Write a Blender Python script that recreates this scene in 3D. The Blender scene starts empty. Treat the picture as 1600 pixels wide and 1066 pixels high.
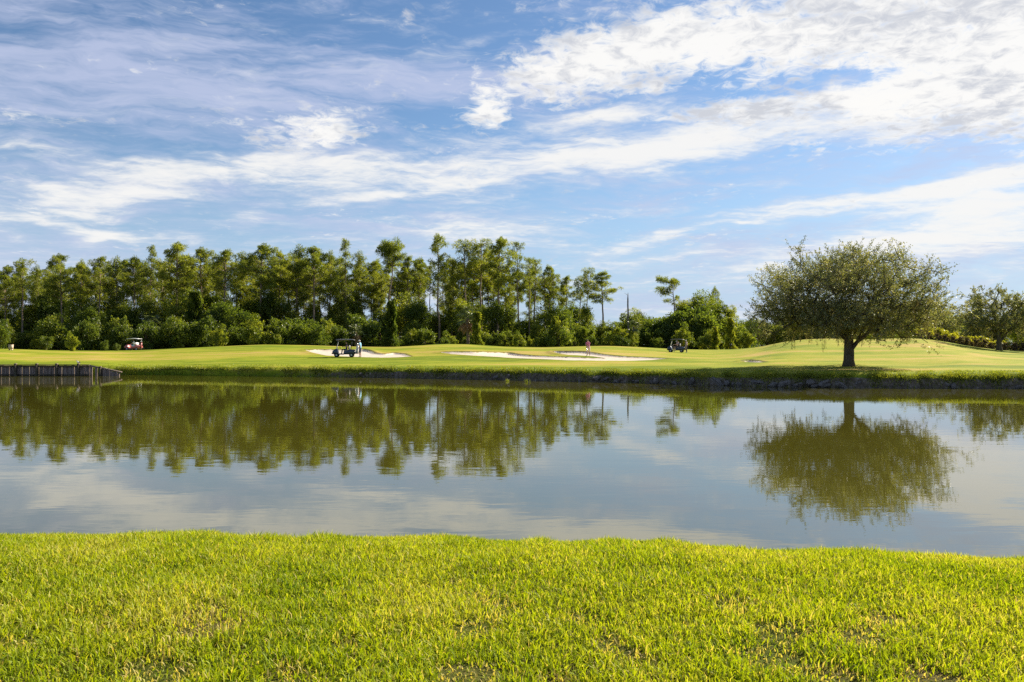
import bpy, bmesh, math, random
import numpy as np
from mathutils import Vector, Matrix, Euler

# ------------------------------------------------------------------ camera, sky, sun, exposure
SC = bpy.context.scene
COL = SC.collection
F = 1244.4          # focal length in pixels of the 1600-wide photograph
HOR = 540.0         # horizon row in the photograph
EYE = 2.5           # camera height above the water
R = math.radians
cam_d = bpy.data.cameras.new('camera'); cam = bpy.data.objects.new('camera', cam_d); COL.objects.link(cam)
cam_d.sensor_width = 36.0; cam_d.lens = 28.0; cam_d.clip_start = 0.05; cam_d.clip_end = 6000
cam.location = (0, 0, EYE); cam.rotation_euler = (R(90) + math.atan(7 / F), 0, 0)
SC.camera = cam

SUN_AZ, SUN_EL = R(52), R(31)      # to the right of the view direction (+Y), above the horizon
sun_d = bpy.data.lights.new('sun', 'SUN'); sun = bpy.data.objects.new('sun', sun_d); COL.objects.link(sun)
sun_d.energy = 5.0; sun_d.angle = R(0.6); sun_d.color = (1.0, 0.90, 0.74)
sdir = Vector((math.sin(SUN_AZ) * math.cos(SUN_EL), math.cos(SUN_AZ) * math.cos(SUN_EL), math.sin(SUN_EL)))
sun.rotation_euler = sdir.to_track_quat('Z', 'Y').to_euler()
sun.location = (60, 40, 60)

SC.view_settings.view_transform = 'Standard'; SC.view_settings.look = 'None'
SC.view_settings.exposure = 1.2; SC.view_settings.gamma = 1.0; SC.view_settings.use_curve_mapping = False
SC.render.engine = 'CYCLES'
SC.cycles.use_denoising = False
SC.cycles.max_bounces = 8; SC.cycles.diffuse_bounces = 3; SC.cycles.glossy_bounces = 3
SC.cycles.transmission_bounces = 5; SC.cycles.transparent_max_bounces = 6
SC.cycles.sample_clamp_indirect = 6.0

W = bpy.data.worlds.new('World'); SC.world = W; W.use_nodes = True
nt = W.node_tree; nt.nodes.clear()

class NG:
    """tiny helper to write node graphs as expressions"""
    def __init__(s, tree): s.t = tree; s.L = tree.links.new
    def n(s, typ, **kw):
        o = s.t.nodes.new(typ)
        for k, v in kw.items(): setattr(o, k, v)
        return o
    def put(s, sock, v):
        if isinstance(v, bpy.types.NodeSocket): s.L(v, sock)
        elif v is not None: sock.default_value = v
    def m(s, op, a, b=None, c=None, clamp=False):
        o = s.n('ShaderNodeMath', operation=op, use_clamp=clamp)
        for i, v in enumerate((a, b, c)):
            if v is not None: s.put(o.inputs[i], v)
        return o.outputs[0]
    def ss(s, x, lo, hi, a=0.0, b=1.0):
        o = s.n('ShaderNodeMapRange', interpolation_type='SMOOTHSTEP')
        for k, v in zip(range(5), (x, lo, hi, a, b)): s.put(o.inputs[k], v)
        return o.outputs[0]
    def comb(s, x, y, z=0.0):
        o = s.n('ShaderNodeCombineXYZ')
        for k, v in enumerate((x, y, z)): s.put(o.inputs[k], v)
        return o.outputs[0]
    def noise(s, vec, scale, detail=4, rough=0.55, dist=0.0, out=0, dim='3D'):
        o = s.n('ShaderNodeTexNoise', noise_dimensions=dim); s.put(o.inputs['Vector'], vec)
        o.inputs['Scale'].default_value = scale; o.inputs['Detail'].default_value = detail
        o.inputs['Roughness'].default_value = rough; o.inputs['Distortion'].default_value = dist
        return o.outputs[out]
    def mapv(s, vec, loc=(0, 0, 0), rot=(0, 0, 0), sc=(1, 1, 1), typ='POINT'):
        o = s.n('ShaderNodeMapping', vector_type=typ); s.put(o.inputs['Vector'], vec)
        o.inputs['Location'].default_value = loc; o.inputs['Rotation'].default_value = rot; o.inputs['Scale'].default_value = sc
        return o.outputs[0]
    def mix(s, fac, a, b, blend='MIX'):
        o = s.n('ShaderNodeMix', data_type='RGBA', blend_type=blend)
        s.put(o.inputs[0], fac); s.put(o.inputs[6], a if not isinstance(a, tuple) else (*a[:3], 1)); s.put(o.inputs[7], b if not isinstance(b, tuple) else (*b[:3], 1))
        return o.outputs[2]
    def ramp(s, fac, stops):
        o = s.n('ShaderNodeValToRGB'); s.put(o.inputs[0], fac)
        e = o.color_ramp.elements
        while len(e) < len(stops): e.new(0.5)
        for i, (p, c) in enumerate(stops): e[i].position = p; e[i].color = (*c[:3], 1)
        return o.outputs[0]

g = NG(nt)
SKY_STRENGTH = 0.055
sky = g.n('ShaderNodeTexSky', sky_type='NISHITA'); sky.sun_disc = False
sky.sun_elevation = SUN_EL; sky.sun_rotation = SUN_AZ
sky.altitude = 0; sky.air_density = 1.0; sky.dust_density = 0.4; sky.ozone_density = 2.5
tc = g.n('ShaderNodeTexCoord'); dirv = tc.outputs['Generated']
sp = g.n('ShaderNodeSeparateXYZ'); g.L(dirv, sp.inputs[0])
dx, dy, dz = sp.outputs
dzc = g.m('MAXIMUM', dz, 0.0)
az = g.m('ARCTAN2', dx, dy)
el = g.m('ARCSINE', dzc)
AE = g.comb(az, el)
plane = g.comb(g.m('DIVIDE', dx, g.m('ADD', dzc, 0.10)), g.m('DIVIDE', dy, g.m('ADD', dzc, 0.10)))
# gentle warp of the azimuth/elevation field so that cloud outlines are ragged
wn = g.n('ShaderNodeTexNoise', noise_dimensions='2D'); g.L(g.mapv(AE, sc=(5, 11, 1)), wn.inputs['Vector']); wn.inputs['Scale'].default_value = 1.0
wn.inputs['Detail'].default_value = 4; wn.inputs['Roughness'].default_value = 0.6
sub = g.n('ShaderNodeVectorMath', operation='SUBTRACT'); g.L(wn.outputs['Color'], sub.inputs[0]); sub.inputs[1].default_value = (0.5, 0.5, 0.5)
mul = g.n('ShaderNodeVectorMath', operation='MULTIPLY'); g.L(sub.outputs[0], mul.inputs[0]); mul.inputs[1].default_value = (0.12, 0.042, 0)
addv = g.n('ShaderNodeVectorMath', operation='ADD'); g.L(AE, addv.inputs[0]); g.L(mul.outputs[0], addv.inputs[1])
AEW = addv.outputs[0]
def px_ae(x, y):
    u, v = (x - 800) / F, (HOR - y) / F
    return math.atan(u), math.atan(v / math.sqrt(1 + u * u))
def blobs(lst):
    """sum of soft elliptical cloud masses; each (x, y, half length, half height, tilt in degrees up to the right, weight)"""
    tot = None
    for (x, y, a, b, tilt, w) in lst:
        c = px_ae(x, y)
        mp = g.mapv(AEW, loc=(c[0], c[1], 0), rot=(0, 0, R(tilt)), sc=(a / F, b / F, 1), typ='TEXTURE')
        gr = g.n('ShaderNodeTexGradient', gradient_type='SPHERICAL'); g.L(mp, gr.inputs[0])
        v = g.m('MULTIPLY', gr.outputs['Fac'], w)
        tot = v if tot is None else g.m('ADD', tot, v)
    return tot
# thin high veil: long soft fibres, densest to the upper left, with blue gaps
veil_m = blobs([(60, 90, 620, 190, 8, .55), (40, 330, 360, 120, 15, .35), (400, 140, 420, 120, 6, .35), (640, 130, 260, 80, 10, .30), (880, 95, 240, 50, 12, .40),
                (620, 40, 330, 70, 0, -.9), (700, 190, 120, 40, 0, -.6), (290, 250, 160, 36, 10, -.8), (20, 440, 300, 90, 0, .45), (420, 290, 200, 40, -10, -.25),
                (1100, 440, 520, 100, 2, .40), (1250, 255, 460, 50, 6, .30), (760, 330, 420, 60, 4, .25)])
veil_n = g.noise(g.mapv(AEW, rot=(0, 0, R(-9)), sc=(2.4, 12, 1)), 1.5, 5, 0.60, 0.25, dim='2D')
veil_f = g.noise(g.mapv(AEW, rot=(0, 0, R(-14)), sc=(8, 50, 1)), 1.6, 4, 0.65, 0.2, dim='2D')
veil = g.m('ADD', veil_m, g.m('ADD', g.m('MULTIPLY', g.m('SUBTRACT', veil_n, 0.42), 2.3), g.m('MULTIPLY', g.m('SUBTRACT', veil_f, 0.5), 1.5)))
veil_a = g.m('MULTIPLY', g.ss(veil, -0.15, 1.35), 0.80)
# streaks and bands
str_m = blobs([(950, 240, 600, 64, 6, 1.42), (1180, 200, 400, 40, 8, .6), (640, 262, 240, 30, 3, .45), (1480, 165, 260, 40, 6, .5), (190, 300, 360, 48, 17, 1.08), (120, 262, 160, 30, -9, .62), (420, 252, 240, 40, 3, .65),
               (1340, 312, 260, 24, 6, 1.3), (1540, 328, 190, 66, 4, 1.2), (1550, 268, 140, 28, 8, 1.1), (1490, 385, 340, 38, 2, 1.0),
               (1010, 374, 150, 18, 12, 1.05), (1000, 405, 220, 12, 3, .5), (740, 358, 240, 26, 2, .8), (600, 300, 150, 14, 8, .6), (160, 371, 60, 17, 0, 1.5), (310, 376, 60, 9, 0, .6), (385, 335, 60, 40, 30, .45),
               (920, 174, 200, 22, 8, 1.0), (1340, 225, 150, 14, 10, .55), (50, 285, 70, 12, -10, .6), (560, 345, 130, 11, 4, .5), (1180, 345, 60, 8, 5, .5), (1100, 430, 300, 10, 2, .4), (850, 440, 260, 9, 2, .35)])
str_n = g.noise(g.mapv(AEW, rot=(0, 0, R(-7)), sc=(4.5, 30, 1)), 1.5, 5, 0.62, 0.25, dim='2D')
str_f = g.noise(g.mapv(plane, rot=(0, 0, R(-25)), sc=(1, 1.7, 1)), 5.0, 5, 0.68, 0.3, dim='2D')
low = g.m('MULTIPLY', g.m('SUBTRACT', 1.0, g.ss(el, 0.02, 0.26)), 0.42)
streak = g.m('ADD', g.m('ADD', str_m, low), g.m('ADD', g.m('MULTIPLY', g.m('SUBTRACT', str_n, 0.55), 2.3), g.m('MULTIPLY', g.m('SUBTRACT', str_f, 0.5), 1.25)))
str_a = g.m('MULTIPLY', g.ss(streak, -0.15, 1.45), 0.94)
# broken fleecy bank
alt_m = blobs([(1330, 50, 500, 130, 4, 1.2), (1150, 45, 260, 80, 0, .45), (860, 106, 250, 50, 12, 1.15), (1050, 75, 220, 60, 15, .75), (1480, 150, 340, 76, 4, .95), (1200, 160, 240, 40, 5, .35), (495, 205, 150, 46, 8, 1.15),
               (768, 172, 54, 34, 0, 1.3), (1640, 60, 300, 170, 0, .6), (1330, 122, 170, 22, 0, -1.1), (1050, 156, 190, 24, 4, -.6), (1900, 60, 400, 160, 0, .7)])
alt_n = g.noise(plane, 3.0, 5, 0.62, 0.3, dim='2D')
alt_c = g.n('ShaderNodeTexVoronoi', feature='F1', voronoi_dimensions='2D'); g.L(g.mapv(plane, rot=(0, 0, R(20)), sc=(20, 13, 1)), alt_c.inputs['Vector']); alt_c.inputs['Scale'].default_value = 1.1
alt_c.inputs['Randomness'].default_value = 1.0
alt_h = g.noise(plane, 15.0, 5, 0.68, 0.4, dim='2D')
cells = g.m('ADD', g.m('MULTIPLY', g.m('SUBTRACT', 0.45, alt_c.outputs['Distance']), 0.35), g.m('MULTIPLY', g.m('SUBTRACT', alt_h, 0.5), 2.0))
alto = g.m('ADD', alt_m, g.m('ADD', g.m('MULTIPLY', g.m('SUBTRACT', alt_n, 0.60), 1.8), cells))
alt_a = g.m('MULTIPLY', g.ss(alto, 0.05, 0.95), 0.97)
k = 1.0 / SKY_STRENGTH
blue = g.mix(1.0, sky.outputs[0], (0.73, 0.85, 0.95), 'MULTIPLY')
veil_c = (0.24 * k, 0.265 * k, 0.355 * k)
shade = g.ss(g.m('ADD', g.m('MULTIPLY', alt_h, 0.5), g.m('MULTIPLY', g.noise(g.mapv(plane, loc=(3.1, 1.7, 0)), 3.2, 4, 0.65, dim='2D'), 0.7)), 0.55, 0.78)
white_c = g.mix(shade, (0.430 * k, 0.425 * k, 0.415 * k), (0.275 * k, 0.285 * k, 0.31 * k))
str_c = g.mix(g.ss(streak, 0.2, 1.1), (0.30 * k, 0.32 * k, 0.37 * k), (0.415 * k, 0.41 * k, 0.40 * k))
hz = g.m('MULTIPLY', g.m('POWER', g.m('SUBTRACT', 1.0, g.ss(el, 0.0, 0.36)), 1.7), 0.86)
blue = g.mix(hz, blue, (0.20 * k, 0.268 * k, 0.355 * k))
c1 = g.mix(veil_a, blue, veil_c)
c2 = g.mix(str_a, c1, str_c)
c3 = g.mix(alt_a, c2, white_c)
bg = g.n('ShaderNodeBackground'); g.L(c3, bg.inputs['Color']); bg.inputs['Strength'].default_value = SKY_STRENGTH
wo = g.n('ShaderNodeOutputWorld'); g.L(bg.outputs[0], wo.inputs['Surface'])

W.cycles.sampling_method = 'NONE'

# ------------------------------------------------------------------ helpers
rng = np.random.default_rng(7)
random.seed(7)

def tag(o, label=None, cat=None, group=None, kind=None):
    if label: o['label'] = label
    if cat: o['category'] = cat
    if group: o['group'] = group
    if kind: o['kind'] = kind
    return o
def empty(name, loc=(0, 0, 0), rz=0.0):
    o = bpy.data.objects.new(name, None); COL.objects.link(o); o.location = loc; o.rotation_euler = (0, 0, rz)
    o.empty_display_size = 0.3
    return o
def mk_mesh(name, V, Fc, mat=None, tint=None, smooth=False):
    """Fc: list of (M,k) index arrays"""
    V = np.asarray(V, dtype=np.float32)
    Fs = [np.asarray(f, dtype=np.int32) for f in (Fc if isinstance(Fc, list) else [Fc]) if len(f)]
    me = bpy.data.meshes.new(name)
    me.vertices.add(len(V)); me.vertices.foreach_set('co', V.ravel())
    nl = sum(f.size for f in Fs); npoly = sum(len(f) for f in Fs)
    me.loops.add(nl); me.polygons.add(npoly)
    me.loops.foreach_set('vertex_index', np.concatenate([f.ravel() for f in Fs]))
    starts, off = [], 0
    for f in Fs:
        starts.append(off + np.arange(len(f)) * f.shape[1]); off += f.size
    me.polygons.foreach_set('loop_start', np.concatenate(starts).astype(np.int32))
    if tint is not None:
        ca = me.color_attributes.new('tint', 'FLOAT_COLOR', 'POINT')
        t = np.ones((len(V), 4), np.float32); t[:, :np.asarray(tint).shape[1]] = tint
        ca.data.foreach_set('color', t.ravel())
    me.update(calc_edges=True)
    if smooth: me.polygons.foreach_set('use_smooth', np.ones(npoly, bool))
    if mat is not None:
        for mm in (mat if isinstance(mat, (list, tuple)) else [mat]): me.materials.append(mm)
    return me
def link(name, me, parent=None, loc=None):
    o = bpy.data.objects.new(name, me); COL.objects.link(o)
    if parent is not None: o.parent = parent
    if loc is not None: o.location = loc
    return o
class MB:
    """collects simple solids into one mesh"""
    def __init__(s): s.V = []; s.Fq = []; s.Ft = []; s.n = 0
    def add(s, V, Fq=None, Ft=None):
        V = np.asarray(V, float)
        if Fq is not None and len(Fq): s.Fq.append(np.asarray(Fq, int) + s.n)
        if Ft is not None and len(Ft): s.Ft.append(np.asarray(Ft, int) + s.n)
        s.V.append(V); s.n += len(V); return s
    def box(s, c, d, rz=0.0, ry=0.0, taper=1.0):
        x, y, z = d[0] / 2, d[1] / 2, d[2] / 2
        P = np.array([(-x, -y, -z), (x, -y, -z), (x, y, -z), (-x, y, -z), (-x * taper, -y * taper, z), (x * taper, -y * taper, z), (x * taper, y * taper, z), (-x * taper, y * taper, z)])
        M = np.array(Euler((0, ry, rz)).to_matrix())
        return s.add(P @ M.T + np.array(c), [(3, 2, 1, 0), (4, 5, 6, 7), (0, 1, 5, 4), (1, 2, 6, 5), (2, 3, 7, 6), (3, 0, 4, 7)])
    def tube(s, pts, rad, n=7, cap=True):
        V, Fq = tube(pts, rad, n)
        m = len(pts); Ft = []
        if cap:
            V = np.vstack([V, pts[0], pts[-1]]); a, b = len(V) - 2, len(V) - 1
            for i in range(n):
                Ft.append((a, (i + 1) % n, i)); Ft.append((b, (m - 1) * n + i, (m - 1) * n + (i + 1) % n))
        return s.add(V, Fq, Ft)
    def prism(s, prof, y0, y1, bev=0.0):
        """profile of (x,z) points extruded along y, edges drawn in by bev"""
        P = np.array(prof, float); c = P.mean(0); n = len(P)
        rows = [(y0, 1 - bev * 1.5), (y0 + bev, 1.0), (y1 - bev, 1.0), (y1, 1 - bev * 1.5)] if bev else [(y0, 1), (y1, 1)]
        V = []
        for (y, k) in rows:
            for p in P:
                q = c + (p - c) * k; V.append((q[0], y, q[1]))
        Fq = []
        for r in range(len(rows) - 1):
            for i in range(n):
                j = (i + 1) % n; Fq.append((r * n + i, r * n + j, (r + 1) * n + j, (r + 1) * n + i))
        V.append((c[0], y0, c[1])); V.append((c[0], y1, c[1])); a, b = len(V) - 2, len(V) - 1; L = (len(rows) - 1) * n
        Ft = [(a, (i + 1) % n, i) for i in range(n)] + [(b, L + i, L + (i + 1) % n) for i in range(n)]
        return s.add(V, Fq, Ft)
    def lathe(s, prof, n=16, axis='z', at=(0, 0, 0)):
        P = []; m = len(prof)
        for (r, h) in prof:
            for i in range(n):
                a = 2 * math.pi * i / n
                p = (r * math.cos(a), r * math.sin(a), h)
                if axis == 'y': p = (p[0], p[2], p[1])
                P.append((p[0] + at[0], p[1] + at[1], p[2] + at[2]))
        Fq = [(j * n + i, j * n + (i + 1) % n, (j + 1) * n + (i + 1) % n, (j + 1) * n + i) for j in range(m - 1) for i in range(n)]
        return s.add(P, Fq)
    def ball(s, c, r, n=10, m=7):
        r = np.array(r if hasattr(r, '__len__') else (r, r, r), float)
        P = [];
        for j in range(m + 1):
            t = math.pi * j / m
            for i in range(n):
                a = 2 * math.pi * i / n
                P.append((c[0] + r[0] * math.sin(t) * math.cos(a), c[1] + r[1] * math.sin(t) * math.sin(a), c[2] + r[2] * math.cos(t)))
        return s.add(P, [(j * n + i, (j + 1) * n + i, (j + 1) * n + (i + 1) % n, j * n + (i + 1) % n) for j in range(m) for i in range(n)])
    def mesh(s, name, mat, smooth=False, tint=None):
        fs = []
        if s.Fq: fs.append(np.vstack(s.Fq))
        if s.Ft: fs.append(np.vstack(s.Ft))
        return mk_mesh(name, np.vstack(s.V), fs, mat, tint, smooth)
    def obj(s, name, mat, parent=None, smooth=False, loc=None):
        return link(name, s.mesh(name, mat, smooth), parent, loc)
def tube(pts, rad, n=6):
    pts = np.asarray(pts, float); m = len(pts); rad = np.broadcast_to(np.asarray(rad, float), (m,))
    T = np.gradient(pts, axis=0); T /= np.linalg.norm(T, axis=1)[:, None] + 1e-9
    ref = np.where(np.abs(T[:, 2:3]) < 0.9, np.array([[0, 0, 1.0]]), np.array([[1.0, 0, 0]]))
    if np.all(np.abs(T[:, 2]) > 0.3): ref = np.tile(np.array([[1.0, 0, 0]]), (m, 1))
    A = np.cross(T, ref); A /= np.linalg.norm(A, axis=1)[:, None] + 1e-9
    B = np.cross(T, A)
    th = np.arange(n) * 2 * math.pi / n
    V = pts[:, None, :] + rad[:, None, None] * (np.cos(th)[None, :, None] * A[:, None, :] + np.sin(th)[None, :, None] * B[:, None, :])
    i = np.arange(n); j = np.arange(m - 1)[:, None] * n
    Fq = np.stack([j + i, j + (i + 1) % n, j + n + (i + 1) % n, j + n + i], -1).reshape(-1, 4)
    return V.reshape(-1, 3), Fq
def unit(v): return v / (np.linalg.norm(v, axis=-1, keepdims=True) + 1e-9)
def cards(C, D, L, Wd, r, droop=0.0):
    """rhombic leaves: base C, direction D, length L, width Wd; random roll"""
    n = len(C); D = unit(D); rnd = unit(r.normal(size=(n, 3)))
    S = unit(np.cross(D, rnd)); L = np.broadcast_to(L, (n,))[:, None]; Wd = np.broadcast_to(Wd, (n,))[:, None]
    mid = C + D * L * 0.45; tip = C + D * L; tip[:, 2] -= droop * L[:, 0]
    V = np.stack([C, mid + S * Wd / 2, tip, mid - S * Wd / 2], 1).reshape(-1, 3)
    return V, np.arange(4 * n).reshape(n, 4)
def waves(x, y, seed, lam, amp, k=6):
    r = np.random.default_rng(seed); o = 0
    for i in range(k):
        a = r.uniform(0, 2 * math.pi); l = lam * r.uniform(0.6, 1.7); p = r.uniform(0, 6.28)
        o = o + np.sin((x * math.cos(a) + y * math.sin(a)) * 2 * math.pi / l + p)
    return o * amp / math.sqrt(k)

# ------------------------------------------------------------------ materials
def mat_new(name):
    m = bpy.data.materials.new(name); m.use_nodes = True; m.node_tree.nodes.clear()
    return m, NG(m.node_tree)
def mat_out(G, sh, disp=None):
    o = G.n('ShaderNodeOutputMaterial'); G.L(sh, o.inputs['Surface'])
def principled(G, color, rough=0.6, spec=0.4, metal=0.0, normal=None):
    b = G.n('ShaderNodeBsdfPrincipled'); G.put(b.inputs['Base Color'], color if not isinstance(color, tuple) else (*color[:3], 1))
    G.put(b.inputs['Roughness'], rough); G.put(b.inputs['Specular IOR Level'], spec); G.put(b.inputs['Metallic'], metal)
    if normal is not None: G.L(normal, b.inputs['Normal'])
    return b.outputs[0]
def bump(G, h, dist, strength=1.0):
    b = G.n('ShaderNodeBump'); G.put(b.inputs['Height'], h); b.inputs['Distance'].default_value = dist; b.inputs['Strength'].default_value = strength
    return b.outputs[0]
def simple(name, color, rough=0.6, spec=0.4, metal=0.0, var=0.12, scale=6.0):
    m, G = mat_new(name)
    t = G.n('ShaderNodeTexCoord').outputs['Object']
    n = G.noise(t, scale, 4, 0.6)
    c2 = tuple(max(0, c * (1 - 2 * var)) for c in color); c3 = tuple(min(1, c * (1 + var)) for c in color)
    mat_out(G, principled(G, G.ramp(n, [(0.3, c2), (0.7, c3)]), rough, spec, metal))
    return m
def foliage(name, dark, mid, light, trans=0.42, gloss=0.06, rough=0.4, tr_tint=(1.25, 1.25, 0.55), objvar=0.25):
    m, G = mat_new(name)
    a = G.n('ShaderNodeAttribute', attribute_name='tint'); s = G.n('ShaderNodeSeparateColor'); G.L(a.outputs['Color'], s.inputs[0])
    oi = G.n('ShaderNodeObjectInfo')
    v = G.m('ADD', s.outputs[0], G.m('MULTIPLY', G.m('SUBTRACT', oi.outputs['Random'], 0.5), objvar))
    col = G.ramp(v, [(0.0, dark), (0.5, mid), (1.0, light)])
    d = G.n('ShaderNodeBsdfDiffuse'); G.L(col, d.inputs[0])
    t = G.n('ShaderNodeBsdfTranslucent'); G.L(G.mix(1.0, col, tr_tint, 'MULTIPLY'), t.inputs[0])
    gl = G.n('ShaderNodeBsdfGlossy'); gl.inputs['Roughness'].default_value = rough; gl.inputs[0].default_value = (0.9, 0.9, 0.85, 1)
    x = G.n('ShaderNodeMixShader'); x.inputs[0].default_value = trans; G.L(d.outputs[0], x.inputs[1]); G.L(t.outputs[0], x.inputs[2])
    y = G.n('ShaderNodeMixShader'); y.inputs[0].default_value = gloss; G.L(x.outputs[0], y.inputs[1]); G.L(gl.outputs[0], y.inputs[2])
    mat_out(G, y.outputs[0]); return m
M = {}
M['pine'] = foliage('pine_needles', (0.09, 0.125, 0.020), (0.20, 0.23, 0.032), (0.32, 0.315, 0.048), 0.55, 0.02)
M['leaf'] = foliage('broad_leaves', (0.065, 0.10, 0.018), (0.165, 0.205, 0.026), (0.32, 0.33, 0.04), 0.55, 0.02)
M['vine'] = foliage('vine_leaves', (0.11, 0.15, 0.018), (0.24, 0.27, 0.028), (0.38, 0.38, 0.04), 0.52, 0.02)
M['palm'] = foliage('palm_fronds', (0.05, 0.08, 0.02), (0.10, 0.13, 0.035), (0.17, 0.19, 0.06), 0.35, 0.07)
M['dead_frond'] = foliage('dead_fronds', (0.13, 0.08, 0.04), (0.22, 0.14, 0.07), (0.32, 0.22, 0.12), 0.3, 0.02, tr_tint=(1.1, 1.0, 0.8))
M['oak'] = foliage('oak_leaves', (0.085, 0.105, 0.036), (0.19, 0.205, 0.072), (0.36, 0.335, 0.165), 0.48, 0.05, 0.42, (1.2, 1.15, 0.55), 0.1)
M['moss'] = foliage('hanging_moss', (0.14, 0.13, 0.05), (0.22, 0.19, 0.08), (0.30, 0.26, 0.12), 0.35, 0.0, tr_tint=(1.1, 1.05, 0.7))
M['grass'] = foliage('grass_blades', (0.115, 0.205, 0.008), (0.375, 0.43, 0.010), (0.62, 0.48, 0.19), 0.5, 0.015, 0.55, (1.25, 1.2, 0.4), 0.0)
M['bankgrass'] = foliage('bank_grass', (0.12, 0.14, 0.015), (0.24, 0.27, 0.022), (0.42, 0.38, 0.06), 0.45, 0.03, 0.5, (1.2, 1.2, 0.5), 0.0)
M['ornamental'] = foliage('ornamental_leaves', (0.24, 0.24, 0.02), (0.36, 0.36, 0.03), (0.50, 0.46, 0.06), 0.5, 0.04)
M['mauve'] = foliage('mauve_grass_leaves', (0.10, 0.07, 0.05), (0.17, 0.13, 0.09), (0.24, 0.19, 0.12), 0.3, 0.03)
def bark(name, c1, c2, sx=14, sz=3):
    m, G = mat_new(name); t = G.n('ShaderNodeTexCoord').outputs['Object']
    n = G.noise(G.mapv(t, sc=(sx, sx, sz)), 1.0, 6, 0.65, 0.4)
    mat_out(G, principled(G, G.ramp(n, [(0.3, c1), (0.72, c2)]), 0.9, 0.15, normal=bump(G, n, 0.04))); return m
M['pine_bark'] = bark('pine_bark', (0.11, 0.075, 0.055), (0.36, 0.27, 0.20))
M['oak_bark'] = bark('oak_bark', (0.045, 0.036, 0.026), (0.16, 0.13, 0.095))
M['snag'] = bark('dead_wood', (0.10, 0.08, 0.07), (0.26, 0.22, 0.19))
M['palm_bark'] = bark('palm_trunk', (0.09, 0.065, 0.045), (0.24, 0.18, 0.13), 8, 9)
M['plank'] = bark('weathered_plank', (0.06, 0.042, 0.030), (0.38, 0.295, 0.245), 16, 1.6)
M['beam'] = bark('dark_timber', (0.045, 0.038, 0.024), (0.14, 0.115, 0.075), 3, 12)
def rock_mat():
    m, G = mat_new('limestone'); t = G.n('ShaderNodeTexCoord').outputs['Object']
    n = G.noise(t, 3.0, 7, 0.65); n2 = G.noise(t, 11.0, 4, 0.6)
    c = G.mix(G.ss(n2, 0.45, 0.7), G.ramp(n, [(0.25, (0.07, 0.055, 0.045)), (0.7, (0.27, 0.235, 0.215))]), (0.17, 0.15, 0.12))
    mat_out(G, principled(G, c, 0.92, 0.2, normal=bump(G, n, 0.12))); return m
M['rock'] = rock_mat()

def ground_mat():
    """mown fairway, sand in the bunkers, dark soil on the eroded bank"""
    m, G = mat_new('fairway_ground')
    P = G.n('ShaderNodeNewGeometry').outputs['Position']
    at = G.n('ShaderNodeAttribute', attribute_name='tint'); s = G.n('ShaderNodeSeparateColor'); G.L(at.outputs['Color'], s.inputs[0])
    sand_d, soil, dry = s.outputs
    big = G.noise(G.mapv(P, sc=(0.035, 0.10, 1)), 1.0, 5, 0.6, 0.4)
    mid = G.noise(G.mapv(P, sc=(0.35, 0.6, 1)), 1.0, 5, 0.65)
    fine = G.noise(P, 9.0, 4, 0.7)
    fac = G.m('ADD', G.m('MULTIPLY', G.m('SUBTRACT', big, 0.5), 3.2), G.m('MULTIPLY', G.m('SUBTRACT', mid, 0.5), 1.6))
    band = G.noise(G.mapv(P, rot=(0, 0, R(4)), sc=(0.012, 0.42, 1)), 1.0, 3, 0.6, 0.3)
    fac = G.m('ADD', fac, G.m('MULTIPLY', G.m('SUBTRACT', band, 0.5), 1.5))
    fac = G.m('ADD', G.m('ADD', fac, 0.36), G.m('MULTIPLY', dry, 0.75))
    grass = G.ramp(fac, [(0.0, (0.135, 0.180, 0.011)), (0.34, (0.230, 0.265, 0.016)), (0.62, (0.320, 0.295, 0.034)), (1.0, (0.42, 0.300, 0.085))])
    grass = G.mix(G.m('MULTIPLY', G.ss(fine, 0.35, 0.75), 0.30), grass, (0.10, 0.14, 0.015))
    edge = G.noise(P, 1.7, 5, 0.7)
    sd = G.m('ADD', sand_d, G.m('MULTIPLY', G.m('SUBTRACT', edge, 0.5), 0.35))
    sand = G.ramp(G.noise(P, 2.2, 5, 0.65), [(0.3, (0.46, 0.385, 0.30)), (0.7, (0.62, 0.54, 0.45))])
    c = G.mix(G.ss(sd, 0.50, 0.56), grass, sand)
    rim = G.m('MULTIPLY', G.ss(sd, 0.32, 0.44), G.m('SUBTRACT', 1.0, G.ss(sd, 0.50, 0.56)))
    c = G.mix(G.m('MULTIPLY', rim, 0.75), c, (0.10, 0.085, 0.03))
    so = G.m('ADD', soil, G.m('MULTIPLY', G.m('SUBTRACT', G.noise(P, 2.6, 5, 0.7), 0.5), 0.9))
    dirt = G.ramp(G.noise(P, 4.0, 6, 0.7), [(0.3, (0.045, 0.035, 0.024)), (0.55, (0.15, 0.118, 0.088)), (0.75, (0.33, 0.285, 0.255))])
    c = G.mix(G.ss(so, 0.38, 0.62), c, dirt)
    h = G.m('ADD', G.m('MULTIPLY', fine, 0.6), mid)
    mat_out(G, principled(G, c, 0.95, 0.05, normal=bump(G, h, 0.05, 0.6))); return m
M['ground'] = ground_mat()
def lawn_mat():
    m, G = mat_new('lawn_thatch'); P = G.n('ShaderNodeNewGeometry').outputs['Position']
    n = G.noise(P, 60.0, 5, 0.7); n2 = G.noise(P, 1.2, 4, 0.6)
    c = G.mix(G.ss(n2, 0.4, 0.7), G.ramp(n, [(0.3, (0.035, 0.05, 0.008)), (0.7, (0.12, 0.14, 0.02))]), G.ramp(n, [(0.3, (0.05, 0.035, 0.015)), (0.7, (0.20, 0.15, 0.06))]))
    mat_out(G, principled(G, c, 0.95, 0.05, normal=bump(G, n, 0.02))); return m
M['lawn'] = lawn_mat()
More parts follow.
